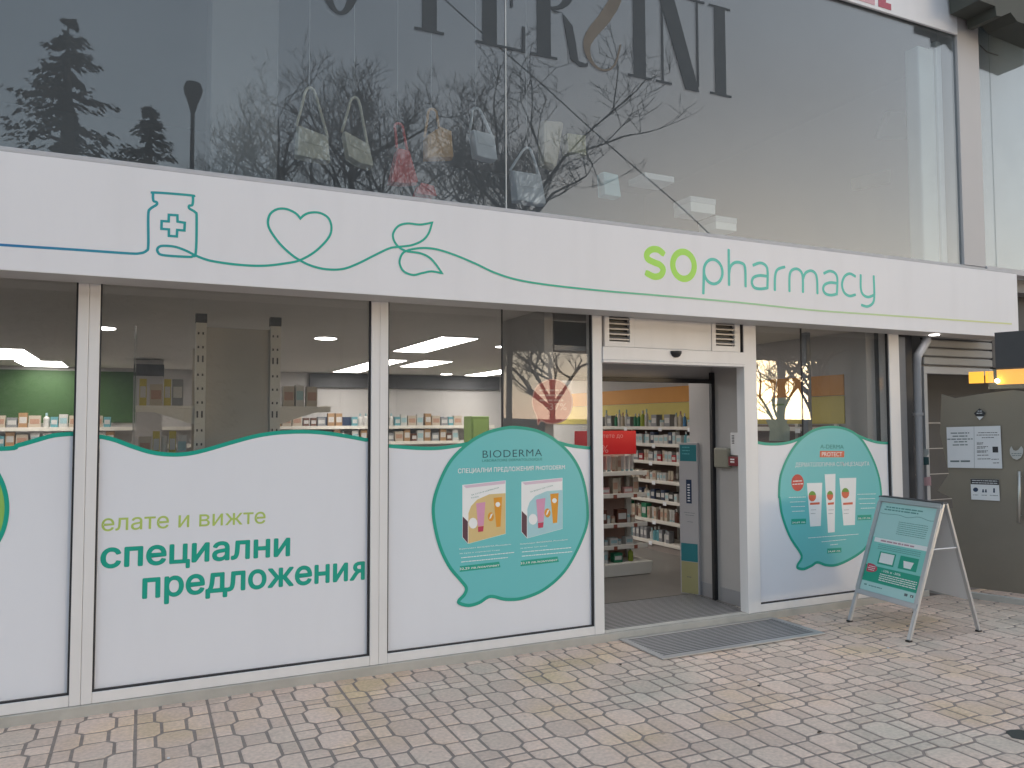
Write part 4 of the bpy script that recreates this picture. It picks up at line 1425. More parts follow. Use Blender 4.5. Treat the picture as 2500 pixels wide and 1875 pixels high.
def bag(colour, quad, apex, label, cf, Y=0.16, straps=1, kind='handbag'):
    body = [fy(*cf(*p), Y) for p in quad]
    zb_ = min(p.z for p in body)
    c = sum(body, Vector()) / len(body)
    t = thing('handbag', label, 'handbag', (c.x, Y, zb_), 'handbags in the upper window')
    m_ = mat('leather_' + colour, BAGC[colour], 0.5, var=0.06, nscale=8, bump=0.15, bscale=40)
    mb = MB()                                # puffed body: outline, inset front and back
    k = len(body)
    rings = [(0.80, -0.055), (0.95, -0.035), (1.0, 0.0), (0.95, 0.035), (0.80, 0.055)]
    for s_, dy in rings:
        for p in body:
            v = c + (p - c) * s_
            mb.v.append((v.x, Y + dy, v.z))
    for i in range(len(rings) - 1):
        for j in range(k):
            j2 = (j + 1) % k
            mb.f.append((i * k + j, i * k + j2, (i + 1) * k + j2, (i + 1) * k + j))
    mb.f.append(tuple(range(k)))
    mb.f.append(tuple(range((len(rings) - 1) * k, len(rings) * k))[::-1])
    mb.build('bag_body', m_, t, bevel=0.012)
    fl = MB()
    zt = body[0] * 0.5 + body[1] * 0.5
    fl.prism([(c + (p - c) * 0.72) + Vector((0, -0.058, 0.0)) for p in (body[0], body[1], (body[1] + body[2]) / 2, (body[0] + body[-1]) / 2)], (0, 0.004, 0))
    fl.build('flap', m_, t, bevel=0.002)
    if apex:
        A = fy(*cf(*apex), Y)
        arc = [body[0], body[0] * 0.45 + A * 0.55 + Vector((-.01, 0, 0)), A + Vector((-0.02, 0, -0.01)), A + Vector((0.03, 0, -0.005)), body[1] * 0.45 + A * 0.55 + Vector((.02, 0, 0)), body[1]]
        q = spline([(p.x, p.z) for p in arc], 4)
        MB().tube([(x, Y, z) for x, z in q], 0.011, 6).build('strap', m_, t, smooth=True)
        MB().tube([(A.x, Y, A.z), (A.x, Y, ZU1 + 0.44)], 0.0016, 4).build('hanging_wire', mat('clear_wire', (0.55, 0.56, 0.57), 0.3), t)
    return t


bag('cream', ((1600, 680), (1770, 745), (1782, 885), (1690, 870), (1588, 848)), (1670, 480), 'cream shoulder bag hanging leftmost in the upper window', z1)
bag('cream', ((1846, 712), (1985, 790), (2012, 912), (1940, 895), (1870, 850)), (1912, 532), 'cream crescent bag with pinkish strap, second hanging bag from the left', z1)
bag('red', ((372, 800), (428, 812), (482, 1000), (400, 1008), (328, 996)), (377, 668), 'tall coral red bag hanging beside the tan one in the upper window', z2)
bag('red', ((490, 1000), (560, 1018), (576, 1066), (470, 1050)), None, 'small bright red pouch lying at the foot of the coral bag', z2, 0.1)
bag('tan', ((522, 740), (600, 690), (660, 715), (672, 868), (520, 872)), (560, 590), 'rounded tan bag hanging right of the coral red one', z2)
bag('white', ((768, 702), (886, 735), (906, 878), (850, 868), (792, 850)), (800, 585), 'white bag hanging left of the pane joint in the upper window', z2)
bag('white', ((985, 920), (1140, 945), (1172, 1116), (1090, 1108), (1002, 1092)), (1075, 800), 'white tote bag standing low behind the pane joint', z2, 0.12)
bag('beige', ((1150, 650), (1258, 658), (1240, 800), (1215, 925), (1150, 900)), None, 'tall beige bag among the bare branches in the upper window', z2, 0.5)
bag('khaki', ((1272, 725), (1380, 740), (1384, 852), (1280, 832)), None, 'square khaki bag right of the tall beige one', z2, 0.6)
bag('blue', ((1470, 930), (1550, 950), (1568, 1078), (1478, 1062)), None, 'pale blue bag right of the khaki one near the window sill', z2, 0.3)
bag('white', ((1470, 600), (1550, 605), (1574, 750), (1415, 752)), None, 'pale triangular bag high on the right of the upper window', z3, 1.2)
bag('cream', ((1280, 965), (1520, 905), (1522, 985), (1290, 1030)), None, 'long cream clutch in the right part of the upper window', z3, 1.6)
for i, (q_, lb) in enumerate((((375, 1075, 508, 1172), 'white carton nearest the diagonal cable in the upper window'), ((510, 1180, 622, 1262), 'low pale carton on the sill right of the white one'), ((130, 950, 285, 1000), 'flat pale carton left of the white one'))):
    a, b = fy(*z3(q_[0], q_[1]), 0.45), fy(*z3(q_[2], q_[3]), 0.45)
    t = thing('carton', lb, 'carton', ((a.x + b.x) / 2, 0.5, b.z))
    MB().box(a.x, b.x, 0.35, 0.6, b.z, a.z).build('box', M_PRW, t, bevel=0.004)
    MB().box(a.x - 0.004, b.x + 0.004, 0.346, 0.604, a.z - 0.05, a.z + 0.004).build('lid', M_PAPER, t, bevel=0.003)

# ================================================================== PHARMACY INTERIOR
ZC = 2.62
XW = 6.42
BY = 8.6
struct(MB().box(-6.0, 9.0, 0.30, BY + 0.3, -0.02, FL).build('interior_floor', M_FLOORIN))
struct(MB().box(-6.0, 9.0, 0.11, BY + 0.3, ZC, ZC + 0.12).build('interior_ceiling', M_CEIL))
struct(MB().box(-6.0, 9.0, BY, BY + 0.2, FL, ZC).build('back_wall', M_WALLIN))
struct(MB().box(-6.2, -6.0, 0.1, BY, FL, ZC).build('left_wall', M_WALLIN))
rw = struct(MB().box(XW, XW + 0.12, 0.13, 7.0, FL, ZC).build('right_wall', M_WALLIN))
MB().box(XW - 0.012, XW - 0.001, 0.40, 6.9, 1.99, 2.20).build('orange_band', M_ORANGE, rw)
MB().box(XW - 0.012, XW - 0.001, 0.40, 6.9, 1.70, 1.985).build('yellow_band', M_YELLOW, rw)
bw = bpy.data.objects['back_wall']
x0, x1 = fy(-60, 960, BY).x, fy(335, 960, BY).x
MB().box(x0, x1, BY - 0.03, BY - 0.002, 1.75, 2.56).build('green_panel', M_GREENW, bw)
x0, x1 = fy(755, 920, BY).x, fy(1215, 920, BY).x
MB().box(x0, x1, BY - 0.08, BY - 0.002, 2.36, 2.60).build('dark_pelmet', M_DARK, bw)
x0, x1 = fy(335, 920, 6.5).x, fy(398, 920, 6.5).x
MB().box(x0, x1, 6.4, 6.9, FL, 2.60).build('pier', M_WALLIN, bw)
MB().box(x0 - 0.01, x1 + 0.01, 6.39, 6.91, 2.38, 2.54).build('pier_band', M_DARK, bw)
for pa, pb_ in (((773, 1018), (803, 1038)), ((823, 1018), (871, 1040)), ((984, 1018), (1048, 1038)), ((1063, 1018), (1082, 1038))):
    a, b = fy(*pa, BY), fy(*pb_, BY)
    MB().box(a.x, b.x, BY - 0.05, BY - 0.003, b.z, a.z).build('blue_board', M_NAVY, bw)
a, b = fy(1148, 1016, 7.0), fy(1192, 1100, 7.0)
cab = thing('lime_cabinet', 'lime green upright display cabinet deep inside the shop', 'cabinet', ((a.x + b.x) / 2, 7.1, FL))
MB().box(a.x, b.x, 6.95, 7.3, FL, a.z).build('carcass', mat('cabinet_green', (0.16, 0.24, 0.06), 0.5), cab, bevel=0.01)
MB().box(a.x + 0.03, b.x - 0.03, 6.93, 6.949, 0.2, a.z - 0.05).build('door', mat('lime_door', (0.22, 0.32, 0.09), 0.4), cab)

# ---- ceiling lights
def panel_light(x0, x1, y0, y1, label):
    t = thing('ceiling_light', label, 'light', ((x0 + x1) / 2, (y0 + y1) / 2, ZC), 'square light panels on the pharmacy ceiling')
    MB().box(x0 - 0.02, x1 + 0.02, y0 - 0.02, y1 + 0.02, ZC - 0.014, ZC - 0.001).build('frame', M_WHITE, t)
    MB().box(x0, x1, y0, y1, ZC - 0.018, ZC - 0.0145).build('diffuser', M_LAMP, t)


def at_ceiling(px, py):
    return gz(px, py, ZC - 0.018)


for pts_, lb in ((((983, 859), (1142, 827)), 'bright rectangular ceiling light in the third window'), (((845, 909), (960, 880)), 'bright ceiling light half hidden by the second mullion'),
                 (((1170, 918), (1260, 901)), 'far ceiling light beside the pane joint'), (((1835, 877), (1905, 862)), 'bright ceiling light behind the last window')):
    a, b = at_ceiling(*pts_[0]), at_ceiling(*pts_[1])
    ya, yb2 = max(a.y, b.y), min(a.y, b.y)
    if ya > 8.3:
        ya, yb2 = 8.3, 7.0
    xm = (a.x + b.x) / 2
    panel_light(xm - 0.2, xm + 0.2, yb2, ya, lb)
for y0, y1, px, lb in ((5.4, 7.0, 35, 'nearer of the two ceiling lights in the first window'), (7.3, 8.4, 90, 'farther of the two ceiling lights in the first window')):
    x = gz(px, 873 if px == 35 else 918, ZC).x * (1 if px == 35 else 0.75)
    panel_light(x - 0.28, x + 0.28, y0, y1, lb)
panel_light(3.6, 4.0, 5.2, 6.4, 'ceiling light above the aisle behind the entrance doorway')
panel_light(4.6, 5.0, 1.15, 1.75, 'added unseen ceiling light inside the entrance, brightening the gondola end')  # added lamp, out of view: lifts the gondola end and last window
for px, py, r_, lb in ((250, 803, 0.11, 'round downlight beside the first mullion'), (795, 828, 0.11, 'round downlight near the second mullion'), (1225, 848, 0.07, 'small round downlight beside the pane joint'), (787, 963, 0.12, 'far round downlight above the gondola shelf'),
                     (1055, 950, 0.1, 'tiny far downlight in the third window')):
    p = at_ceiling(px, py)
    if p.y > 8:
        p = gz(px, min(py, 918), ZC)
        p.y = min(p.y, 8.0)
    t = thing('downlight', lb, 'light', (p.x, p.y, ZC), 'round downlights on the pharmacy ceiling')
    MB().lathe([(r_ + 0.015, -0.012), (r_ + 0.015, -0.001)], (p.x, p.y, ZC), 20).build('rim', M_WHITE, t)
    MB().lathe([(r_, -0.016), (r_, -0.0125)], (p.x, p.y, ZC), 20).build('diffuser', M_LAMP, t)

# ---- products
PCOL = {'white': (0.446, 0.432, 0.410), 'cream': (0.396, 0.338, 0.266), 'pink': (0.396, 0.202, 0.187), 'green': (0.014, 0.158, 0.079), 'lime': (0.238, 0.302, 0.036), 'blue': (0.036, 0.144, 0.288), 'aqua': (0.086, 0.252, 0.288),
        'navy': (0.022, 0.036, 0.072), 'grey': (0.194, 0.194, 0.202), 'brown': (0.101, 0.036, 0.022), 'red': (0.324, 0.022, 0.029), 'orange': (0.30, 0.17, 0.08), 'black': (0.014, 0.014, 0.014), 'yellow': (0.396, 0.324, 0.043)}
PROTO = {}
ORD = ['first', 'second', 'third', 'fourth', 'fifth', 'sixth', 'seventh', 'eighth', 'ninth', 'tenth', 'eleventh', 'twelfth', 'thirteenth', 'fourteenth', 'fifteenth', 'sixteenth', 'seventeenth', 'eighteenth', 'nineteenth', 'twentieth', 'twenty-first', 'twenty-second', 'twenty-third', 'twenty-fourth', 'twenty-fifth', 'twenty-sixth', 'twenty-seventh', 'twenty-eighth', 'twenty-ninth', 'thirtieth']


def part_mesh(mb, m):
    me = bpy.data.meshes.new('product_part')
    me.from_pydata(mb.v, [], mb.f)
    me.materials.append(m)
    return me


def proto(kind, colr):
    key = (kind, colr)
    if key in PROTO:
        return PROTO[key]
    m = mat('pack_' + colr, PCOL[colr], 0.45, var=0.1, nscale=25)
    alt = mat('pack_white', PCOL['white'], 0.45) if colr not in ('white', 'cream') else mat('pack_label_' + ('aqua' if colr == 'white' else 'brown'), (0.25, 0.38, 0.40) if colr == 'white' else (0.35, 0.2, 0.14), 0.45)
    A, B = MB(), MB()
    if kind == 'carton':
        A.box(-0.5, 0.5, -0.5, 0.5, 0, 1)
        B.box(-0.40, 0.40, -0.515, -0.501, 0.30, 0.72)
        nm = ('carton_body', 'label_print')
    elif kind == 'bottle':
        A.lathe([(0.46, 0), (0.5, 0.03), (0.5, 0.60), (0.40, 0.70), (0.18, 0.76), (0.18, 0.80)], n=12)
        B.lathe([(0.20, 0.80), (0.20, 0.97), (0.17, 1.0)], n=10)
        nm = ('bottle_body', 'cap')
    elif kind == 'jar':
        A.lathe([(0.46, 0), (0.5, 0.05), (0.5, 0.62), (0.47, 0.66)], n=14)
        B.lathe([(0.5, 0.66), (0.5, 0.97), (0.46, 1.0)], n=14)
        nm = ('jar_body', 'lid')
    else:
        A.lathe([(0.40, 0.14), (0.44, 0.3), (0.48, 0.7), (0.5, 1.0)], n=12, sy=0.6)
        B.lathe([(0.33, 0), (0.36, 0.135)], n=12)
        nm = ('tube_body', 'cap')
    PROTO[key] = ((part_mesh(A, m), part_mesh(B, alt)), nm, 'box' if kind == 'carton' else kind)
    return PROTO[key]


def product(kind, colr, loc, size, rot, label, group):
    (ma, mb_), nm, cat = proto(kind, colr)
    t = thing('product_' + cat, label, cat, loc, group)
    t.scale = size
    t.rotation_euler = (0, 0, rot)
    for me, n_ in zip((ma, mb_), nm):
        o = bpy.data.objects.new(n_, me)
        col.objects.link(o)
        o.parent = t


KW = {'carton': 'box', 'bottle': 'bottle', 'jar': 'jar', 'tube': 'tube'}


def fill(start, direc, length, specs, hmax, phrase, group, rnd, rot=0.0, depth=0.09, gap=0.006, rows=1):
    """stand products in a line on a shelf, counted from the start"""
    x, i = 0.0, 0
    start, direc = Vector(start), Vector(direc).normalized()
    back = Vector((-direc.y, direc.x, 0))
    while True:
        kind, colr, w, h = specs(i, rnd)
        h = min(h, hmax)
        if x + w > length or i > 28:
            break
        p = start + direc * (x + w / 2)
        product(kind, colr, p, (w * 0.96, min(depth, w * 1.2) if kind == 'carton' else w * 0.96, h), rot + rnd.uniform(-.05, .05), '%s %s, %s from the left %s' % (colr, KW[kind], ORD[i], phrase), group)
        x += w + gap + (rnd.uniform(0, 0.03) if rnd.random() < 0.3 else 0)
        i += 1


prd = random.Random(11)
# right wall shelving: runs away from the street, seen through the doorway and the last window
rs = thing('wall_shelving', 'long cream wall shelving under the orange band right of the doorway view', 'shelving', (6.2, 3.8, FL))
RSY0, RSY1 = 0.45, 5.2
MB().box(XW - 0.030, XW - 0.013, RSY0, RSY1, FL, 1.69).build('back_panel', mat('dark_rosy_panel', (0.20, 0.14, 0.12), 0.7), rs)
LV = [1.665, 1.445, 1.215, 0.965, 0.712, 0.460, 0.185]
for i, z in enumerate(LV):
    dpt = 0.26 if i == 0 else (0.32 if i < 5 else 0.38)
    s_ = MB().box(XW - dpt, XW - 0.031, RSY0, RSY1, z - 0.022, z).build('shelf', M_SHELF, rs)
    MB().box(XW - dpt - 0.012, XW - dpt - 0.001, RSY0, RSY1, z - 0.040, z + 0.004).build('price_rail', M_SHELF, s_, bevel=0.003)
    for k in range(5):
        yy = RSY0 + 0.3 + k * 0.8 + prd.uniform(-.2, .2)
        MB().box(XW - dpt - 0.016, XW - dpt - 0.0125, yy, yy + 0.07, z - 0.06, z - 0.012).build('price_card', M_PAPER, s_)
MB().box(XW - 0.37, XW - 0.032, RSY0, RSY1, FL, 0.16).build('base', mat('shelf_base', (0.25, 0.21, 0.19), 0.6), rs)
for yy in (RSY0 + 0.02, 1.0, 2.05, 3.1, 4.15, RSY1):
    MB().box(XW - 0.06, XW - 0.0305, yy - 0.02, yy + 0.02, 0.17, 1.70).build('upright', M_UPR, rs)
tones = [[('carton', 'white', .08, .13), ('carton', 'grey', .10, .14), ('bottle', 'lime', .07, .22), ('carton', 'grey', .13, .16), ('bottle', 'white', .05, .18), ('bottle', 'blue', .05, .17), ('bottle', 'white', .055, .24), ('bottle', 'green', .055, .18), ('bottle', 'green', .05, .17), ('jar', 'white', .07, .09), ('bottle', 'cream', .06, .2)],
         [('carton', 'white', .09, .12), ('carton', 'white', .06, .15), ('carton', 'navy', .07, .15), ('carton', 'white', .1, .11), ('bottle', 'aqua', .06, .16)],
         [('carton', 'white', .07, .13), ('carton', 'cream', .05, .14), ('carton', 'red', .09, .09), ('carton', 'grey', .12, .12)],
         [('carton', 'cream', .08, .12), ('carton', 'white', .06, .1), ('tube', 'cream', .05, .13), ('carton', 'brown', .07, .13)],
         [('bottle', 'cream', .06, .17), ('carton', 'black', .10, .12), ('carton', 'navy', .08, .13), ('carton', 'white', .07, .1)],
         [('carton', 'green', .11, .19), ('tube', 'white', .05, .15), ('bottle', 'brown', .06, .17), ('carton', 'cream', .06, .15)],
         [('bottle', 'aqua', .07, .17), ('bottle', 'white', .06, .15), ('carton', 'grey', .07, .15), ('bottle', 'aqua', .08, .2)]]
SHN = ['top', 'second', 'third', 'fourth', 'fifth', 'sixth', 'lowest']
for i, z in enumerate(LV):
    dpt = 0.26 if i == 0 else (0.32 if i < 5 else 0.38)
    tt = tones[i]
    hm = 0.30 if i == 0 else 0.19
    fill((XW - dpt + 0.06, RSY1 - 0.05, z), (0, -1, 0), RSY1 - RSY0 - 0.1, lambda k, r, tt=tt: r.choice(tt), hm, 'on the %s shelf of the long wall shelving' % SHN[i], 'products on the wall shelving', prd, -math.pi / 2, 0.09, 0.008 if i else 0.03)

# gondola end facing the doorway
ge = thing('gondola_end', 'cream gondola end with rosy back panel facing the entrance', 'shelving', (4.5, 2.1, FL))
GX0, GX1, GY = 3.75, 5.06, 1.92
GL = [1.185, 0.945, 0.625, 0.390]
MB().box(GX0, GX1 - 0.04, GY + 0.30, GY + 0.34, FL + 0.02, 1.36).build('back_panel', M_PINKB, ge)
for i, z in enumerate(GL):
    s_ = MB().box(GX0, GX1 - 0.02, GY + 0.012, GY + 0.299, z - 0.02, z).build('shelf', M_SHELF, ge)
    MB().box(GX0, GX1, GY - 0.004, GY + 0.0115, z - 0.042, z + 0.006).build('price_rail', M_SHELF, s_, bevel=0.004)
    if i:
        for k in range(2):
            xx = 4.62 + k * 0.26
            MB().box(xx, xx + 0.045, GY - 0.007, GY - 0.0045, z - 0.046, z - 0.006).build('price_card', mat('red_brown_card', (0.25, 0.07, 0.04), 0.6), s_)
bt_ = MB()
bt_.prism([(GX0, GY - 0.05, 0.205), (GX1 + 0.03, GY - 0.05, 0.205), (GX1 + 0.03, GY - 0.05, 0.14), (GX1, GY - 0.05, 0.07), (GX0, GY - 0.05, 0.07)], (0, 0.35, 0))
bt_.build('base_tray', M_SHELF, ge, bevel=0.006)
MB().box(GX1 - 0.10, GX1 - 0.035, GY + 0.26, GY + 0.299, 0.21, 1.36).build('upright', M_UPR, ge)
gt = [[('tube', 'white', .055, .17), ('tube', 'pink', .05, .17), ('carton', 'cream', .05, .17), ('tube', 'cream', .05, .16)], [('carton', 'cream', .07, .17), ('tube', 'cream', .06, .17), ('carton', 'pink', .12, .07)], [('jar', 'white', .055, .085), ('jar', 'cream', .055, .08), ('carton', 'brown', .13, .15)], [('carton', 'white', .10, .08), ('jar', 'white', .06, .06)]]
for i, z in enumerate(GL):
    fill((4.05, GY + 0.07, z), (1, 0, 0), 0.93, lambda k, r, tt=gt[i]: tt[k % len(tt)] if i else r.choice(tt), 0.18, 'on the %s shelf of the gondola end' % SHN[i], 'products on the gondola end', prd, 0, 0.08, 0.006)
fill((4.35, GY + 0.05, 0.206), (1, 0, 0), 0.70, lambda k, r: [('carton', 'blue', .09, .13), ('carton', 'white', .05, .13), ('carton', 'green', .11, .10), ('bottle', 'lime', .06, .15)][k % 4], 0.16, 'on the base tray of the gondola end', 'products on the gondola end', prd, 0, 0.08, 0.07)

# red promo board above the gondola end
a, b, c = fy(1466, 1052, 1.9), fy(1552, 1052, 1.9), fy(1552, 1108, 1.9)
rp_ = thing('promo_board', 'red promotion board above the gondola end seen through the doorway', 'sign', (a.x, 1.9, c.z))
rx0 = a.x - 0.32
MB().box(rx0, b.x, 1.895, 1.905, c.z, a.z).build('board', M_RED, rp_, bevel=0.002)
M_PKT = mat('pale_red_print', hx('d98a86'), 0.5)
text('board_text', 'Спестете до', (rx0 + 0.17, 1.895, a.z - 0.075), (b.x - 0.17, 1.895, a.z - 0.075), 0.034, M_PKT, rp_, ref='x')
text('board_text', '%', (fy(1468, 1100, 1.895).x, 1.895, c.z + 0.02), (fy(1485, 1100, 1.895).x, 1.895, c.z + 0.02), 0.085, M_PKT, rp_)

# standing card display in front of the vestibule wall
A_, B_ = gz(1664, 1447, FL), gz(1706, 1453, FL)
ex_ = (B_ - A_).normalized()
nn_ = Vector((ex_.y, -ex_.x, 0))
if nn_.y > 0:
    nn_ = -nn_
sd = thing('card_display', 'tall narrow card display, white with teal and yellow blocks, inside the entrance', 'display', A_)
WD = (B_ - A_).length
zt_ = fy(1664, 1081, A_.y).z


def SD(u_, z):
    return A_ + ex_ * (WD * u_) + Vector((0, 0, z - FL))


pxz = lambda py: fy(1680, py, (A_.y + B_.y) / 2).z
MB().prism([SD(-0.04, FL), SD(1.04, FL), SD(1.04, zt_), SD(-0.04, zt_)], -nn_ * 0.05).build('body', mat('card_white', (0.52, 0.49, 0.49), 0.6), sd)
for z0, z1_, m_, nm in ((pxz(1126), pxz(1086), mat('card_teal', (0.03, 0.22, 0.25), 0.6), 'teal_block'), (pxz(1371), pxz(1327), mat('card_teal', 0), 'teal_block'), (pxz(1449), pxz(1372), mat('card_yellow', (0.42, 0.38, 0.19), 0.6), 'yellow_block')):
    flat(nm, [SD(0.02, z0), SD(0.98, z0), SD(0.98, z1_), SD(0.02, z1_)], m_, sd, 0.001, nn_)
z0, z1_ = pxz(1229), pxz(1171)
flat('label_block', [SD(0.36, z0), SD(0.68, z0), SD(0.68, z1_), SD(0.36, z1_)], M_NAVY, sd, 0.001, nn_)
dashes('card_print', [(SD(0.22, pxz(1252)), SD(0.85, pxz(1253))), (SD(0.3, pxz(1258)), SD(0.80, pxz(1259))), (SD(0.40, pxz(1274)), SD(0.75, pxz(1275)))], 0.004, M_PRGREY, sd, nn_, 0.001)
dashes('card_print', [(SD(0.16, pxz(1093 + 8 * k)), SD(0.6, pxz(1093 + 8 * k))) for k in range(3)], 0.007, M_AQUA, sd, nn_, 0.0016, 3)
dashes('card_print', [(SD(0.35, pxz(1410)), SD(0.62, pxz(1410)))], 0.006, M_PRGREY, sd, nn_, 0.0016, 3)
# vertical name on the navy label: small pale strokes, one per letter
vl = MB()
for k in range(7):
    zz = z0 + 0.02 + (z1_ - z0 - 0.05) * k / 7
    vl.prism([SD(0.44, zz) + nn_ * 0.0016, SD(0.58, zz) + nn_ * 0.0016, SD(0.58, zz + 0.012) + nn_ * 0.0016, SD(0.44, zz + 0.012) + nn_ * 0.0016], -nn_ * 0.0004)
vl.build('label_print', M_PRW, sd)

# window gondola, end on, behind the second window
wg = thing('window_gondola', 'tall gondola with perforated uprights and beige panel behind the second window', 'shelving', (0.66, 1.4, FL))
YW = 1.0
ux = [fy(477, 900, YW).x, fy(503, 900, YW).x, fy(660, 900, YW).x, fy(685, 900, YW).x]
for a, b in ((ux[0], ux[1]), (ux[2], ux[3])):
    u_ = MB().box(a, b, YW, YW + 0.06, FL, 2.49).build('upright', M_UPR, wg)
    MB().box(a - 0.003, b + 0.003, YW - 0.003, YW + 0.063, 2.491, 2.56).build('cap', M_DARK, u_)
    sl_ = MB()
    z = 1.35
    k = 0
    while z < 2.46:
        hgt = 0.05 if k % 4 == 0 else 0.018
        for f_ in (0.25, 0.68):
            sl_.box(a + (b - a) * f_ - 0.006, a + (b - a) * f_ + 0.006, YW - 0.0012, YW - 0.0002, z, z + hgt)
        z += 0.105
        k += 1
    so_ = sl_.build('slots', M_DARK, u_)
    so_['kind'] = 'stuff'
MB().box(ux[1] + 0.002, ux[2] - 0.002, YW + 0.02, YW + 0.04, FL, 2.46).build('panel', M_PANEL, wg)
MB().box(ux[1] + 0.002, ux[2] - 0.002, YW + 1.9, YW + 1.92, FL, 2.46).build('panel', M_PANEL, wg)
for sgn_, xr in ((-1, ux[0]), (1, ux[3])):
    for z in (1.86, 1.47, 1.1):
        x2 = xr + sgn_ * 0.40
        xa, xb = min(xr, x2), max(xr, x2)
        s_ = MB().box(xa, xb, YW + 0.02, YW + 1.9, z - 0.02, z).build('shelf', M_SHELF, wg)
        br = MB()
        prof = [(xr, z - 0.021), (x2, z - 0.021), (x2, z - 0.045), (xr + sgn_ * 0.28, z - 0.05), (xr + sgn_ * 0.16, z - 0.085), (xr + sgn_ * 0.05, z - 0.13), (xr, z - 0.14)]
        br.prism([(x, YW + 0.02, zz) for x, zz in prof], (0, 0.012, 0)).build('bracket', M_SHELF, s_)
    nm = 'left' if sgn_ < 0 else 'right'
    for z, zn in ((1.86, 'upper'), (1.47, 'lower')):
        st_ = (ux[0] - 0.38, YW + 0.10, z) if sgn_ < 0 else (ux[3] + 0.03, YW + 0.10, z)
        fill(st_, (1, 0, 0), 0.34, lambda k, r: r.choice([('carton', 'white', .07, .17), ('carton', 'grey', .08, .20), ('tube', 'white', .05, .16), ('carton', 'cream', .09, .16), ('carton', 'yellow', .05, .2)]), 0.24, 'on the %s %s wing of the window gondola' % (zn, nm), 'products on the window gondola', prd, 0, 0.08, 0.006)
    # clear acrylic guard behind the left wing
MB().box(ux[0] - 0.42, ux[0] - 0.405, YW + 0.05, YW + 1.0, 1.2, 2.45).build('acrylic_guard', M_GLASS, wg)

# back wall shelving
bs = thing('back_shelving', 'back wall shelving crowded with small packs under the green panel', 'shelving', (0.0, BY - 0.2, FL))
sx0, sx1 = -5.2, 6.0
for z, zn in ((1.68, 'upper'), (1.40, 'middle'), (1.12, 'lower')):
    s_ = MB().box(sx0, sx1, BY - 0.36, BY - 0.032, z - 0.03, z).build('shelf', M_SHELF, bs)
    MB().box(sx0, sx1, BY - 0.375, BY - 0.361, z - 0.05, z + 0.005).build('price_rail', M_SHELF, s_)
for zn, z in (('upper', 1.68), ('middle', 1.40)):
    for seg, (xa_, xb_) in enumerate(((-4.6, -2.6), (-2.5, -0.4), (1.2, 3.2), (3.3, 5.4))):
        fill((xa_, BY - 0.28, z), (1, 0, 0), xb_ - xa_, lambda k, r: r.choice([('carton', 'white', .12, .2), ('carton', 'cream', .16, .18), ('carton', 'brown', .10, .14), ('bottle', 'white', .09, .22), ('carton', 'orange', .12, .22), ('carton', 'grey', .14, .15), ('carton', 'aqua', .1, .16)]), 0.25, '%s on %s back shelf' % (('far left', 'beside green panel', 'right of gondola', 'behind third window')[seg], zn), 'packs on the back wall shelving', prd, 0, 0.1, 0.01)
# cream posters behind the glass, one with a red speech bubble
def in_glass_card(label, pts_px, Y, m_):
    q = [fy(x, y, Y) for x, y in pts_px]
    t = thing('window_card', label, 'card', q[-1])
    MB().prism(q, (0, 0.004, 0)).build('sheet', m_, t)
    return t


wb = thing('red_bubble_sticker', 'translucent red speech bubble sticker reading -37% on the glass beside the doorway', 'sticker', fy(1300, 1030, YG + 0.013))
rc = [c2(*p) for p in ((1510, 625), (1590, 650), (1640, 720), (1650, 800), (1620, 880), (1560, 918), (1490, 922), (1440, 905), (1420, 930), (1412, 880), (1385, 810), (1385, 740), (1420, 665))]
YR = YG + 0.0125
ol = [fy(x, y, YR) for x, y in spline(rc, 5, True)]
MB().prism(ol, (0, 0.0006, 0)).build('bubble_face', mat('faded_red_film', hx('b5534c'), 0.5), wb)
MB().ribbon(ol, 0.010, 0.0006, 0.0, closed=True).build('bubble_outline', mat('pale_edge_film', hx('d8a79c'), 0.5), wb)
text('bubble_text', '-37%', fy(*c2(1470, 832), YR), fy(*c2(1612, 832), YR), 0.055, mat('pale_edge_film', 0), wb, bold=0.01)
dashes('bubble_print', [(fy(*c2(1430, 705 + 34 * k), YR), fy(*c2(1590, 705 + 34 * k), YR)) for k in range(3)], 0.014, mat('pale_edge_film', 0), wb, seed=4)
# pale green poster hung in the last window
pg = thing('hanging_poster', 'pale green face shaped poster hanging behind the last window', 'poster', fy(1890, 1060, 0.2))
kk = crop(1830, 780, 0.18084)
pts_ = [fy(*kk(*p), 0.2) for p in ((210, 1100), (330, 1060), (520, 1050), (575, 1130), (540, 1290), (500, 1390), (545, 1460), (540, 1640), (265, 1640), (275, 1470), (235, 1390), (190, 1270), (170, 1150))]
MB().prism(pts_, (0, 0.003, 0)).build('sheet', mat('pale_green_card', (0.32, 0.36, 0.29), 0.7), pg)
flat('green_mark', [fy(*kk(*p), 0.2) for p in ((275, 1165), (470, 1160), (465, 1135), (280, 1140))], mat('moss_print', (0.16, 0.25, 0.10), 0.7), pg, 0.002)
MB().tube([fy(*kk(330, 1060), 0.2), fy(*kk(410, 560), 0.2)], 0.003, 5).build('cord', M_GREYMET, pg)
# upright pole behind the last window
pp = fy(*kk(815, 1300), 0.5)
tag(MB().box(pp.x - 0.03, pp.x + 0.03, 0.5, 0.56, FL, ZC).build('display_pole', mat('slate_metal', (0.12, 0.14, 0.17), 0.4), bevel=0.004, origin=(pp.x, 0.53, FL)), 'slate grey upright pole behind the last window', 'pole')

# ================================================================== RECESS AND NEIGHBOURING SHOP
nbr = thing('neighbour_shop', 'grey neighbouring shop with roller shutter and papered glass at the right edge', 'building', (7.6, 0.2, 0))


def npart(name, boxes, m, bevel=0.003, parent=nbr):
    mb = MB()
    for b in boxes:
        mb.box(*b)
    return mb.build(name, m, parent, bevel=bevel)


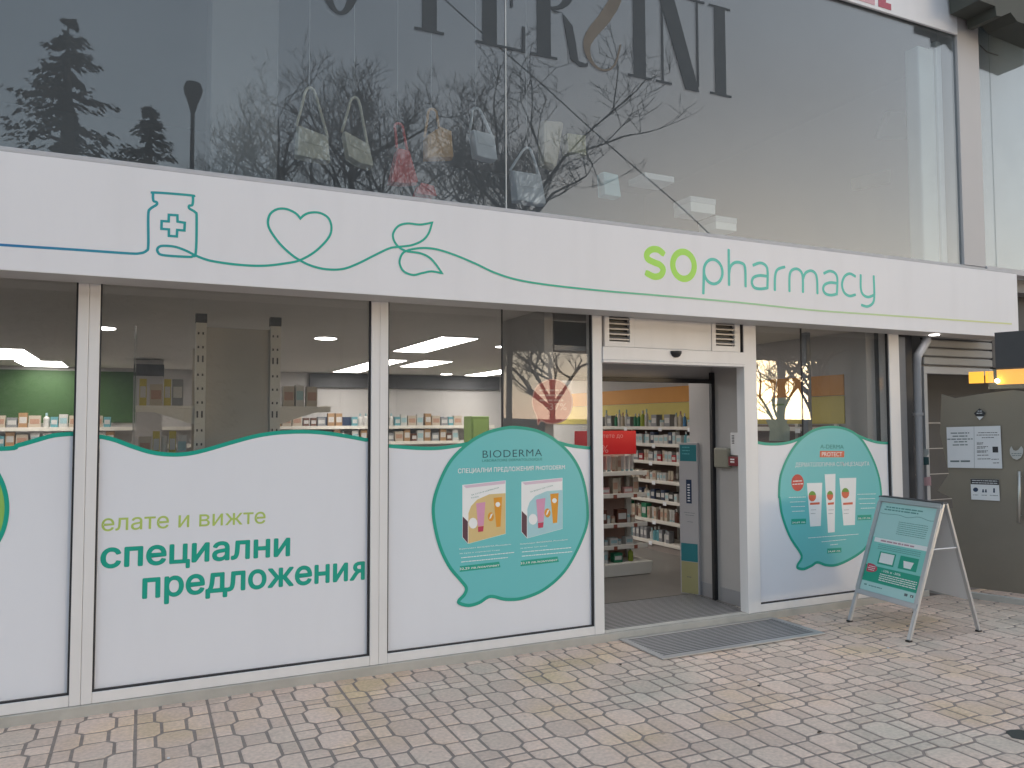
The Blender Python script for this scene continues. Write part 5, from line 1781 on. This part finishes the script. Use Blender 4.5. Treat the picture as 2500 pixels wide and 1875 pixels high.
M_NGREY = mat('neighbour_grey_paint', (0.20, 0.205, 0.22), 0.55, var=0.1)
M_NFR = mat('neighbour_frame_metal', (0.33, 0.34, 0.36), 0.45, var=0.06)
npart('recess_wall', [(6.58, 7.12, 0.16, 0.22, 0.0, 3.1)], M_DARK)
npart('recess_post', [(6.80, 6.92, 0.08, 0.155, 0.0, 2.57)], M_NGREY)
npart('hinge', [(6.745, 6.775, 0.10, 0.155, 1.06, 1.10)], M_GREYMET)
npart('hinge', [(6.745, 6.775, 0.10, 0.155, 1.86, 1.90)], M_GREYMET)
# downpipe with an elbow under the soffit
dp = thing('downpipe', 'light grey downpipe bending under the sign beside the neighbouring shop', 'pipe', (7.02, 0.05, 0))
xk = fy(2244, 1100, 0.05).x
MB().tube([(xk, 0.05, 0.03), (xk, 0.05, 2.30), (xk + 0.015, 0.05, 2.38), (xk + 0.09, 0.05, 2.46), (xk + 0.16, 0.05, 2.54), (xk + 0.17, 0.05, 2.62)], 0.042, 14).build('pipe', mat('grey_pvc', (0.36, 0.37, 0.40), 0.4, var=0.06), dp, smooth=True)
for z in (0.9, 1.78):
    MB().tube([(xk, 0.05, z), (xk, 0.05, z + 0.03)], 0.048, 14).build('clip', M_GREYMET, dp)
# shutter box: separate slats
xs0, xs1 = fy(2254, 870, 0.10).x, 8.3
zs = [fy(2300, y, 0.10).z for y in (818, 845, 868, 893)]
npart('shutter_housing', [(xs0, xs1, 0.13, 0.35, zs[3] - 0.01, 3.1)], M_NGREY)
zz = zs[3]
while zz < 2.70:
    MB().box(xs0, xs1, 0.095, 0.128, zz + 0.006, zz + 0.088).build('shutter_slat', mat('shutter_slat_paint', (0.27, 0.275, 0.28), 0.5, var=0.06), nbr, bevel=0.012)
    zz += 0.092
npart('lintel', [(xs0, xs1, 0.10, 0.16, zs[3] - 0.085, zs[3] - 0.012)], M_NFR)
npart('door_frame', [(xs0, xs0 + 0.05, 0.10, 0.16, 0.02, zs[3] - 0.086)], M_NFR)
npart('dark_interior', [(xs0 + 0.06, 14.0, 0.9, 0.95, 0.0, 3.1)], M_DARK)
npart('side_wall', [(xs1 + 0.002, 14.0, 0.10, 0.30, 2.30, 3.236)], M_DARK)
gd = MB()
for z in (0.35, 0.62, 0.89, 1.16, 1.43, 1.70):
    gd.box(xs0 + 0.055, xs1 - 0.4, 0.30, 0.31, z, z + 0.008)
gd.box(xs0 + 0.19, xs0 + 0.20, 0.296, 0.306, 0.02, 2.1)
gd.build('lattice', M_GREYMET, nbr)
# oblique glazed wall, khaki paper behind the glass
NP = Vector((7.19, 0.137, 0.0))
ND = Vector((0.342, -0.94, 0.0)).normalized()
NN = Vector((-ND.y, ND.x, 0)) * -1.0
if NN.x > 0:
    NN = -NN


def onN(px, py):
    d = ray(px, py)
    t = (NP - CAM).dot(NN) / d.dot(NN)
    return CAM + d * t


def NQ(s_, z, lift=0.0):
    return NP + ND * s_ + Vector((0, 0, z)) + NN * lift


mb = MB()
mb.prism([NQ(0.62, 2.03), NQ(1.15, 2.03), NQ(1.15, 2.22), NQ(0.62, 2.22)], -NN * 0.012)
mb.build('glass_wall', M_GLASS, nbr)
mb = MB()
pz = [onN(x, y) for x, y in ((2297, 962), (2330, 972), (2390, 962), (2470, 952), (2500, 955))]
tops = [((p - NP).dot(ND), p.z) for p in pz]
poly = [NQ(0.16, 0.10, -0.02), NQ(1.12, 0.10, -0.02), NQ(1.12, 2.0, -0.02)] + [NQ(s_, z, -0.02) for s_, z in tops[::-1]] + [NQ(0.17, 1.60, -0.02), NQ(0.22, 1.32, -0.02), NQ(0.24, 1.20, -0.02), NQ(0.13, 1.02, -0.02), NQ(0.26, 0.96, -0.02), NQ(0.27, 0.86, -0.02), NQ(0.15, 0.84, -0.02)]
mb.prism(poly, -NN * 0.002)
mb.build('paper_covering', M_KHAKI, nbr)
mb = MB()
mb.prism([NQ(-0.03, 0.0, 0.015), NQ(1.15, 0.0, 0.015), NQ(1.15, 0.055, 0.015), NQ(-0.03, 0.055, 0.015)], -NN * 0.06)
mb.build('sill', M_CONC, nbr)
mb = MB()
mb.prism([NQ(0.69, 2.225, 0.02), NQ(1.15, 2.225, 0.02), NQ(1.15, 2.572, 0.02), NQ(0.69, 2.572, 0.02)], -NN * 0.08)
mb.build('head_panel', M_DARK, nbr)
# amber lit lamps in the neighbour's window
al = thing('amber_window_light', 'glowing amber lit panel and bulb in the neighbouring shop window', 'lamp', NQ(0.7, 2.1))
a0, a1 = (onN(2363, 920) - NP).dot(ND), (onN(2423, 920) - NP).dot(ND)
zA, zB2 = onN(2363, 936).z, onN(2363, 908).z
for s0, s1 in ((a0, a0 + (a1 - a0) * .62), (a0 + (a1 - a0) * .68, a1)):
    mb = MB()
    mb.prism([NQ(s0, zA, -0.03), NQ(s1, zA, -0.03), NQ(s1, zB2, -0.03), NQ(s0, zB2, -0.03)], -NN * 0.004)
    mb.build('lit_pane', M_AMBER, al)
mb = MB()
mb.prism([NQ(a1 + .03, zA - 0.02, -0.03), NQ(1.10, zA - 0.02, -0.03), NQ(1.10, zB2 + 0.01, -0.03), NQ(a1 + .03, zB2 + 0.01, -0.03)], -NN * 0.004)
mb.build('lit_panel', M_AMBER, al)
pb2 = onN(2436, 930) + NN * 0.02
MB().lathe([(0.004, -0.022), (0.018, -0.012), (0.022, 0.0), (0.018, 0.012), (0.004, 0.022)], tuple(pb2), 12).build('bulb', M_AMBERB, al, smooth=True)

# notices and stickers on that glass
def ncard(name, label, cat, px, m_, lift=0.002):
    q = [onN(*p) + NN * lift for p in px]
    t = thing(name, label, cat, q[2])
    MB().prism(q, -NN * 0.0006).build('sheet', m_, t)
    return t


def ND_(px, py, lift=0.0):
    return onN(px, py) + NN * lift


c22 = crop(2200, 1000, 0.15068)
n1 = ncard('paper_notice', 'white double notice sheet with printed lines taped to the neighbouring glass', 'notice', [c22(*p) for p in ((735, 285), (1608, 262), (1640, 955), (757, 940))], M_PAPER)
X22 = lambda a, b: ND_(*c22(a, b), 0.002)
dashes('print_lines', [(X22(a0_, y), X22(a1_, y - 4)) for a0_, a1_, y in ((805, 1105, 390), (835, 1075, 440), (750, 1160, 488), (860, 1070, 532), (838, 1080, 582))], 0.010, M_PRGREY, n1, NN, 0.001, 2)
dashes('print_lines', [(X22(800, 850), X22(1150, 848))], 0.016, M_PRGREY, n1, NN, 0.001, 6)
dashes('print_lines', [(X22(a0_, y), X22(a1_, y - 3)) for a0_, a1_, y in ((1250, 1560, 380), (1225, 1590, 418), (1310, 1505, 460), (1228, 1340, 545), (1228, 1320, 565), (1230, 1410, 608), (1230, 1360, 630), (1230, 1415, 675), (1232, 1390, 695), (1235, 1430, 745), (1240, 1450, 805), (1465, 1600, 810), (1490, 1590, 870))], 0.006, M_INK, n1, NN, 0.001, 8)
flat('pictogram', [X22(1485, 695), X22(1575, 695), X22(1570, 600), X22(1480, 600)], M_INK, n1, 0.001, NN)
flat('fold_line', [X22(1186, 945), X22(1190, 945), X22(1184, 275), X22(1180, 275)], M_PRGREY, n1, 0.001, NN)
n2 = ncard('pictogram_notice', 'small notice with black heading and three pictograms on the neighbouring glass', 'notice', [c22(*p) for p in ((1125, 1120), (1582, 1133), (1602, 1480), (1138, 1455))], M_PAPER)
flat('heading', [X22(1130, 1208), X22(1586, 1222), X22(1582, 1134), X22(1126, 1122)], M_INK, n2, 0.001, NN)
dashes('heading_print', [(X22(1150, 1152), X22(1560, 1164)), (X22(1150, 1188), X22(1560, 1200))], 0.006, M_PAPER, n2, NN, 0.0016, 2)
flat('pictogram', [X22(1208 + 42 * math.cos(t * .5236), 1297 + 36 * math.sin(t * .5236)) for t in range(12)], M_NAVY, n2, 0.001, NN)
for dx in (0, 46):
    flat('pictogram', [X22(1312 + dx, 1340), X22(1346 + dx, 1342), X22(1338 + dx, 1290), X22(1320 + dx, 1290)], M_NAVY, n2, 0.001, NN)
flat('pictogram', [X22(1492, 1345), X22(1522, 1346), X22(1520, 1275), X22(1494, 1274)], M_NAVY, n2, 0.001, NN)
dashes('small_print', [(X22(1165, 1385), X22(1250, 1388)), (X22(1305, 1390), X22(1392, 1392)), (X22(1440, 1392), X22(1580, 1398))], 0.005, M_PRGREY, n2, NN, 0.001, 3)
n3 = ncard('diamond_sticker', 'black diamond shaped sticker above the white notice', 'sticker', [c22(*p) for p in ((1270, -20), (1372, 55), (1340, 108), (1215, 108), (1180, 60))], M_INK)
flat('white_tip', [X22(1222, 112), X22(1272, 172), X22(1335, 112)], M_PAPER, n3, 0.0006, NN)
dashes('sticker_print', [(X22(1240, 30), X22(1310, 28)), (X22(1225, 65), X22(1330, 62))], 0.006, M_PAPER, n3, NN, 0.0008, 3)
n4 = ncard('heart_sticker', 'pale grey heart shaped sticker beside the white notice', 'sticker', [c22(*p) for p in ((1785, 590), (1820, 655), (1860, 668), (1900, 650), (1948, 590), (1980, 640), (1975, 710), (1940, 780), (1880, 815), (1810, 790), (1765, 720), (1760, 650))], mat('pale_grey_film', (0.45, 0.45, 0.44), 0.6))
dashes('sticker_print', [(X22(1790, 720), X22(1950, 716)), (X22(1800, 752), X22(1940, 748))], 0.006, M_PRGREY, n4, NN, 0.001, 3)
n5 = ncard('pink_sticker', 'small pink label on the neighbouring door frame', 'sticker', [c22(*p) for p in ((352, 1100), (510, 1080), (515, 1225), (358, 1232))], mat('pink_label', hx('c9a0a2'), 0.6), 0.05)
n6 = ncard('dark_green_sticker', 'small dark green label above the pink one on the neighbouring door frame', 'sticker', [c22(*p) for p in ((340, 768), (475, 765), (480, 890), (342, 896))], mat('dark_green_label', (0.03, 0.08, 0.085), 0.6), 0.05)
n7 = ncard('white_sticker', 'small pale label above the dark green one on the neighbouring door frame', 'sticker', [c22(*p) for p in ((335, 640), (472, 632), (474, 715), (436, 765), (345, 765))], mat('pale_label', (0.42, 0.43, 0.42), 0.6), 0.05)
# pull handle
hb = thing('pull_bar', 'long vertical steel pull handle on the papered glass at the right edge', 'handle', onN(2490, 1270))
h0_, h1_ = onN(2492, 1150), onN(2492, 1275)
MB().tube([h0_ + NN * 0.06, h1_ + NN * 0.06], 0.014, 10).build('grip', mat('steel', (0.5, 0.5, 0.48), 0.3, 0.8), hb, smooth=True)
for p in (onN(2492, 1163), onN(2492, 1258)):
    MB().tube([p, p + NN * 0.06], 0.008, 8).build('standoff', mat('steel', 0), hb)
# upper part of the neighbour: pale glazing and a dark eave
XN0 = XK1 + 0.004
ng = MB()
xm_ = fy(2433, 300, YU).x
ng.box(XN0, xm_ - 0.004, YU + 0.05, YU + 0.06, 3.30, 7.2)
ng.build('upper_glass', M_GLASSU, nbr)
MB().box(xm_ + 0.004, 12.0, YU + 0.05, YU + 0.06, 3.30, 7.2).build('upper_glass', M_GLASSU, nbr)
MB().box(XN0 + 0.01, 12.0, YU + 0.35, YU + 0.40, 3.30, 7.2).build('blind', mat('pale_blind', (0.60, 0.62, 0.64), 0.8, var=0.1, nscale=1.5), nbr)
MB().box(XK1, 12.0, YU - 0.03, YU + 0.12, 3.24, 3.298).build('sill_rail', M_LEDGE, nbr)
kE = [fy(x, y, YU - 0.35) for x, y in ((2390, 0), (2430, 15), (2433, 38), (2445, 40), (2467, 30), (2484, 52), (2500, 58), (2620, 110), (2620, -120), (2380, -120))]
MB().prism(kE, (0, 0.30, 0)).build('eave', mat('dark_eave', (0.07, 0.075, 0.065), 0.7), nbr)
wr = [fy(x, y, YU + 0.03) for x, y in ((2392, 110), (2408, 126), (2422, 131), (2436, 135))]
tag(MB().tube(wr, 0.006, 6).build('cable', M_DARK, origin=wr[0]), 'short dark cable sagging across the upper right pane', 'cable')

# small litter on the pavement
rl = random.Random(5)
for i, (px, py, lb) in enumerate(((1515, 1622, 'small dark leaf scrap on the pavers left of the grille'), (2000, 1787, 'tiny dark twig on the pavers near the bottom right'), (1852, 1674, 'dark leaf scrap below the grille'), (1828, 1660, 'small white scrap in front of the grille'), (412, 1851, 'pale pebble on the pavers at the lower left'), (2168, 1582, 'white paper scrap beside the front leg of the board'))):
    p = gz(px, py, 0.002)
    mb = MB()
    pts_ = [(p.x + rl.uniform(.006, .014) * math.cos(t * 1.047) * (1.8 if i == 1 else 1), p.y + rl.uniform(.006, .014) * math.sin(t * 1.047), 0.004) for t in range(6)]
    mb.prism(pts_, (0, 0, -0.003))
    tag(mb.build('litter_scrap', M_PAPER if i in (3, 4, 5) else mat('dead_leaf', (0.05, 0.04, 0.03), 0.9), origin=p), lb, 'litter')
p = gz(2495, 1795)
mb = MB()
mb.prism([(p.x + 0.09 * math.cos(t * .4488) * rl.uniform(.8, 1.1), p.y + 0.07 * math.sin(t * .4488) * rl.uniform(.8, 1.1), 0.0035) for t in range(14)], (0, 0, -0.002))
tag(mb.build('drain_cover', mat('dark_iron', (0.06, 0.065, 0.06), 0.6, 0.3), origin=p), 'dark round drain cover at the right edge of the pavers', 'drain')

# ================================================================== ACROSS THE STREET (seen mirrored in the glass)
M_BARK = mat('dark_bark', (0.045, 0.035, 0.03), 0.9, var=0.3)
M_SPR = mat('spruce_needles', (0.022, 0.035, 0.022), 0.8, var=0.4, nscale=2)
M_TWIG = mat('bare_twigs', (0.05, 0.04, 0.036), 0.9, var=0.3)


def spruce(base, h, rad, label, seed, n=5200):
    rnd = random.Random(seed)
    t = thing('spruce_tree', label, 'tree', base)
    base = Vector(base)
    MB().tube([base, base + Vector((0.05, 0, h * .5)), base + Vector((0, 0, h))], [rad * .09, rad * .06, 0.02], 8).build('trunk', M_BARK, t)
    mb = MB()
    tiers = int(h * 3.0)
    for k in range(tiers):
        f_ = (k + rnd.random()) / tiers
        z = h * (0.12 + 0.88 * f_)
        r_ = rad * (1 - f_) ** 0.85 * rnd.uniform(0.72, 1.1) + 0.12
        for b_ in range(max(4, int(9 * (1 - f_) + 4))):
            a_ = rnd.uniform(0, 6.283)
            rr = r_ * rnd.uniform(.7, 1.12)
            for s_ in range(15):
                q = (s_ + rnd.random()) / 15
                c = base + Vector((math.cos(a_) * rr * q, math.sin(a_) * rr * q, z - rr * 0.30 * q + 0.25 * rr * q * q + rnd.uniform(-.1, .1)))
                for _ in range(2):
                    w = rnd.uniform(.13, .30) * (1.2 - 0.5 * q)
                    d = Vector((math.cos(a_ + rnd.uniform(-.9, .9)), math.sin(a_ + rnd.uniform(-.9, .9)), rnd.uniform(-.5, .3)))
                    u_ = d.cross(Vector((rnd.uniform(-.5, .5), rnd.uniform(-.5, .5), 1))).normalized()
                    nn = len(mb.v)
                    e_ = c + d * w
                    mb.v += [tuple(c + u_ * w * .4), tuple(c - u_ * w * .4), tuple(e_ - u_ * w * .2 + Vector((0, 0, -.08))), tuple(e_ + u_ * w * .2 + Vector((0, 0, -.08)))]
                    mb.f.append((nn, nn + 1, nn + 2, nn + 3))
    mb.build('crown', M_SPR, t)


def bare_tree(base, h, label, seed, spread=0.55, trunk=0.16, levels=6, crown_from=0.25, stem=0.36, limb=None, boughs=5):
    rnd = random.Random(seed)
    t = thing('bare_tree', label, 'tree', base)
    base = Vector(base)
    tr, cr_ = MB(), MB()

    def grow(p, d, L_, r_, lv):
        segs = 3
        pts = [p]
        dd = d.copy()
        for _ in range(segs):
            dd = (dd + Vector((rnd.uniform(-.16, .16), rnd.uniform(-.16, .16), rnd.uniform(-.02, .12))) * (0.25 if lv == 0 else 1)).normalized()
            pts.append(pts[-1] + dd * (L_ / segs))
        (tr if lv == 0 else cr_).tube(pts, [r_ * (1 - 0.35 * i / segs) for i in range(segs + 1)], 7 if lv < 2 else 4, False)
        if lv >= levels:
            return
        for k in range(3 if lv else boughs):
            q = pts[rnd.choice((1, 2, 3)) if k else 3] if lv else pts[0].lerp(pts[3], rnd.uniform(crown_from, 1.0))
            ax = Vector((rnd.uniform(-1, 1), rnd.uniform(-1, 1), rnd.uniform(-.2, .5))).normalized()
            nd = (dd * (1 - spread) + ax * spread * rnd.uniform(.8, 1.3) + Vector((0, 0, .12))).normalized()
            L2 = (limb if (lv == 0 and limb) else L_ * (0.8 if lv == 0 else 1)) * rnd.uniform(.55, .82)
            grow(q, nd, L2, max(r_ * 0.58, 0.009), lv + 1)
    grow(base, Vector((rnd.uniform(-.03, .03), rnd.uniform(-.03, .03), 1)), h * stem, trunk, 0)
    tr.build('trunk', M_BARK, t)
    cr_.build('crown', M_TWIG, t)


p = refl(172, 55, -28)
spruce((p.x, -28, -0.16), p.z + .16, 7.8, 'tall dark spruce mirrored at the left of the upper window', 2)
p = refl(372, 255, -34)
spruce((p.x, -34, -0.16), p.z + .16, 5.4, 'smaller spruce mirrored left of the street lamp', 4)
p = refl(1262, 560, -20)
bare_tree((p.x, -20, -0.16), 10.0, 'wide bare tree mirrored in the middle of the upper window', 12, 0.66, 0.13, 6, 0.72, 0.95, 3.9, 11)
for px, py, Y, sd_, lb in ((850, 330, -30, 21, 'bare tree mirrored behind the cream bags'), (650, 390, -32, 33, 'low bare tree mirrored right of the street lamp'), (980, 450, -27, 87, 'bare tree mirrored behind the red bag')):
    p = refl(px, py, Y)
    bare_tree((p.x, Y, -0.16), p.z, lb, sd_, 0.6, 0.14, 6, 0.75, 0.92, 3.7, 8)
for px, Y, hh_, sd_, lb in ((1350, -24, 10, 41, 'bare tree mirrored in the pane beside the doorway'), (1905, -26, 11, 52, 'slim bare tree mirrored in the last window'), (1992, -27, 13, 63, 'thick bare tree mirrored at the pole of the last window'), (1090, -26, 10, 77, 'bare tree mirrored in the third window')):
    p = refl(px, 950, Y, 0.03)
    bare_tree((p.x, Y, -0.16), hh_, lb, sd_, 0.6, 0.15 if px != 1992 else 0.26, 5, 0.15)
# street lamp
p = refl(473, 228, -18)
lp_ = thing('street_lamp', 'street lamp with drop shaped head mirrored in the upper window', 'lamp', (p.x, -18, -0.16))
MB().tube([(p.x, -18, -0.16), (p.x, -18, 4), (p.x, -18, p.z - 0.3)], [0.09, 0.075, 0.05], 10).build('pole', M_DARK, lp_, smooth=True)
MB().lathe([(0.05, -0.55), (0.12, -0.30), (0.22, -0.02), (0.25, 0.12), (0.20, 0.28), (0.05, 0.34)], (p.x, -18, p.z), 16).build('head', M_DARK, lp_, smooth=True)
# overhead cable
a, b = refl(1080, -20, -14), refl(1735, 570, -14)
d = (b - a)
a2, b2_ = a - d * 1.2, b + d * 0.5
tag(MB().tube([a2, (a2 + b2_) / 2 - Vector((0, 0, 0.1)), b2_], 0.018, 5).build('overhead_cable', M_DARK, origin=a2), 'overhead cable mirrored diagonally across the upper window', 'cable')

# added guess of a block: opening and height shaped around the mirrored sun glow
YO = -45
ob = thing('added_far_building', 'added grey block across the street, opening shaped to frame the mirrored glow', 'building', (10, YO, -0.16))
zt1 = refl(1930, 876, YO, 0.03).z
xo0_, xo1_ = refl(1236, 950, YO, 0.03).x, refl(2026, 930, YO, 0.03).x
zlo = refl(1930, 1022, YO, 0.03).z
M_FAR = mat('far_wall_render', (0.16, 0.15, 0.14), 0.9, var=0.15, nscale=0.3)
MB().box(xo0_ - 2, 90, YO - 3, YO, zt1, zt1 + 6.6).build('upper_storeys', M_FAR, ob)
MB().box(-60, xo0_, YO - 9, YO, -0.16, zt1 - 0.01).build('ground_storey', M_FAR, ob)
MB().box(-60, xo0_ - 2.01, YO - 9, YO, zt1, zt1 + 5.0).build('ground_storey', M_FAR, ob)
MB().box(xo1_, 90, YO - 1.5, YO, -0.16, zt1 - 0.01).build('ground_storey', M_FAR, ob)
MB().box(xo0_ + 0.01, xo1_ - 0.01, YO - 1, YO - 0.5, -0.16, zlo).build('low_wall', M_FAR, ob)
xx = xo0_ + 9
while xx < xo1_ - 3:
    MB().box(xx, xx + 0.5, YO - 1.0, YO - 0.5, zlo + 0.002, zt1 - 0.012).build('column', M_FAR, ob)
    xx += 17
for i in range(26):
    for j in range(2 if i > 14 else 1):
        x = -58 + i * 5.6
        MB().box(x, x + 1.6, YO + 0.002, YO + 0.06, zt1 + 1.2 + j * 3.0, zt1 + 2.8 + j * 3.0).build('window', M_DARK, ob)
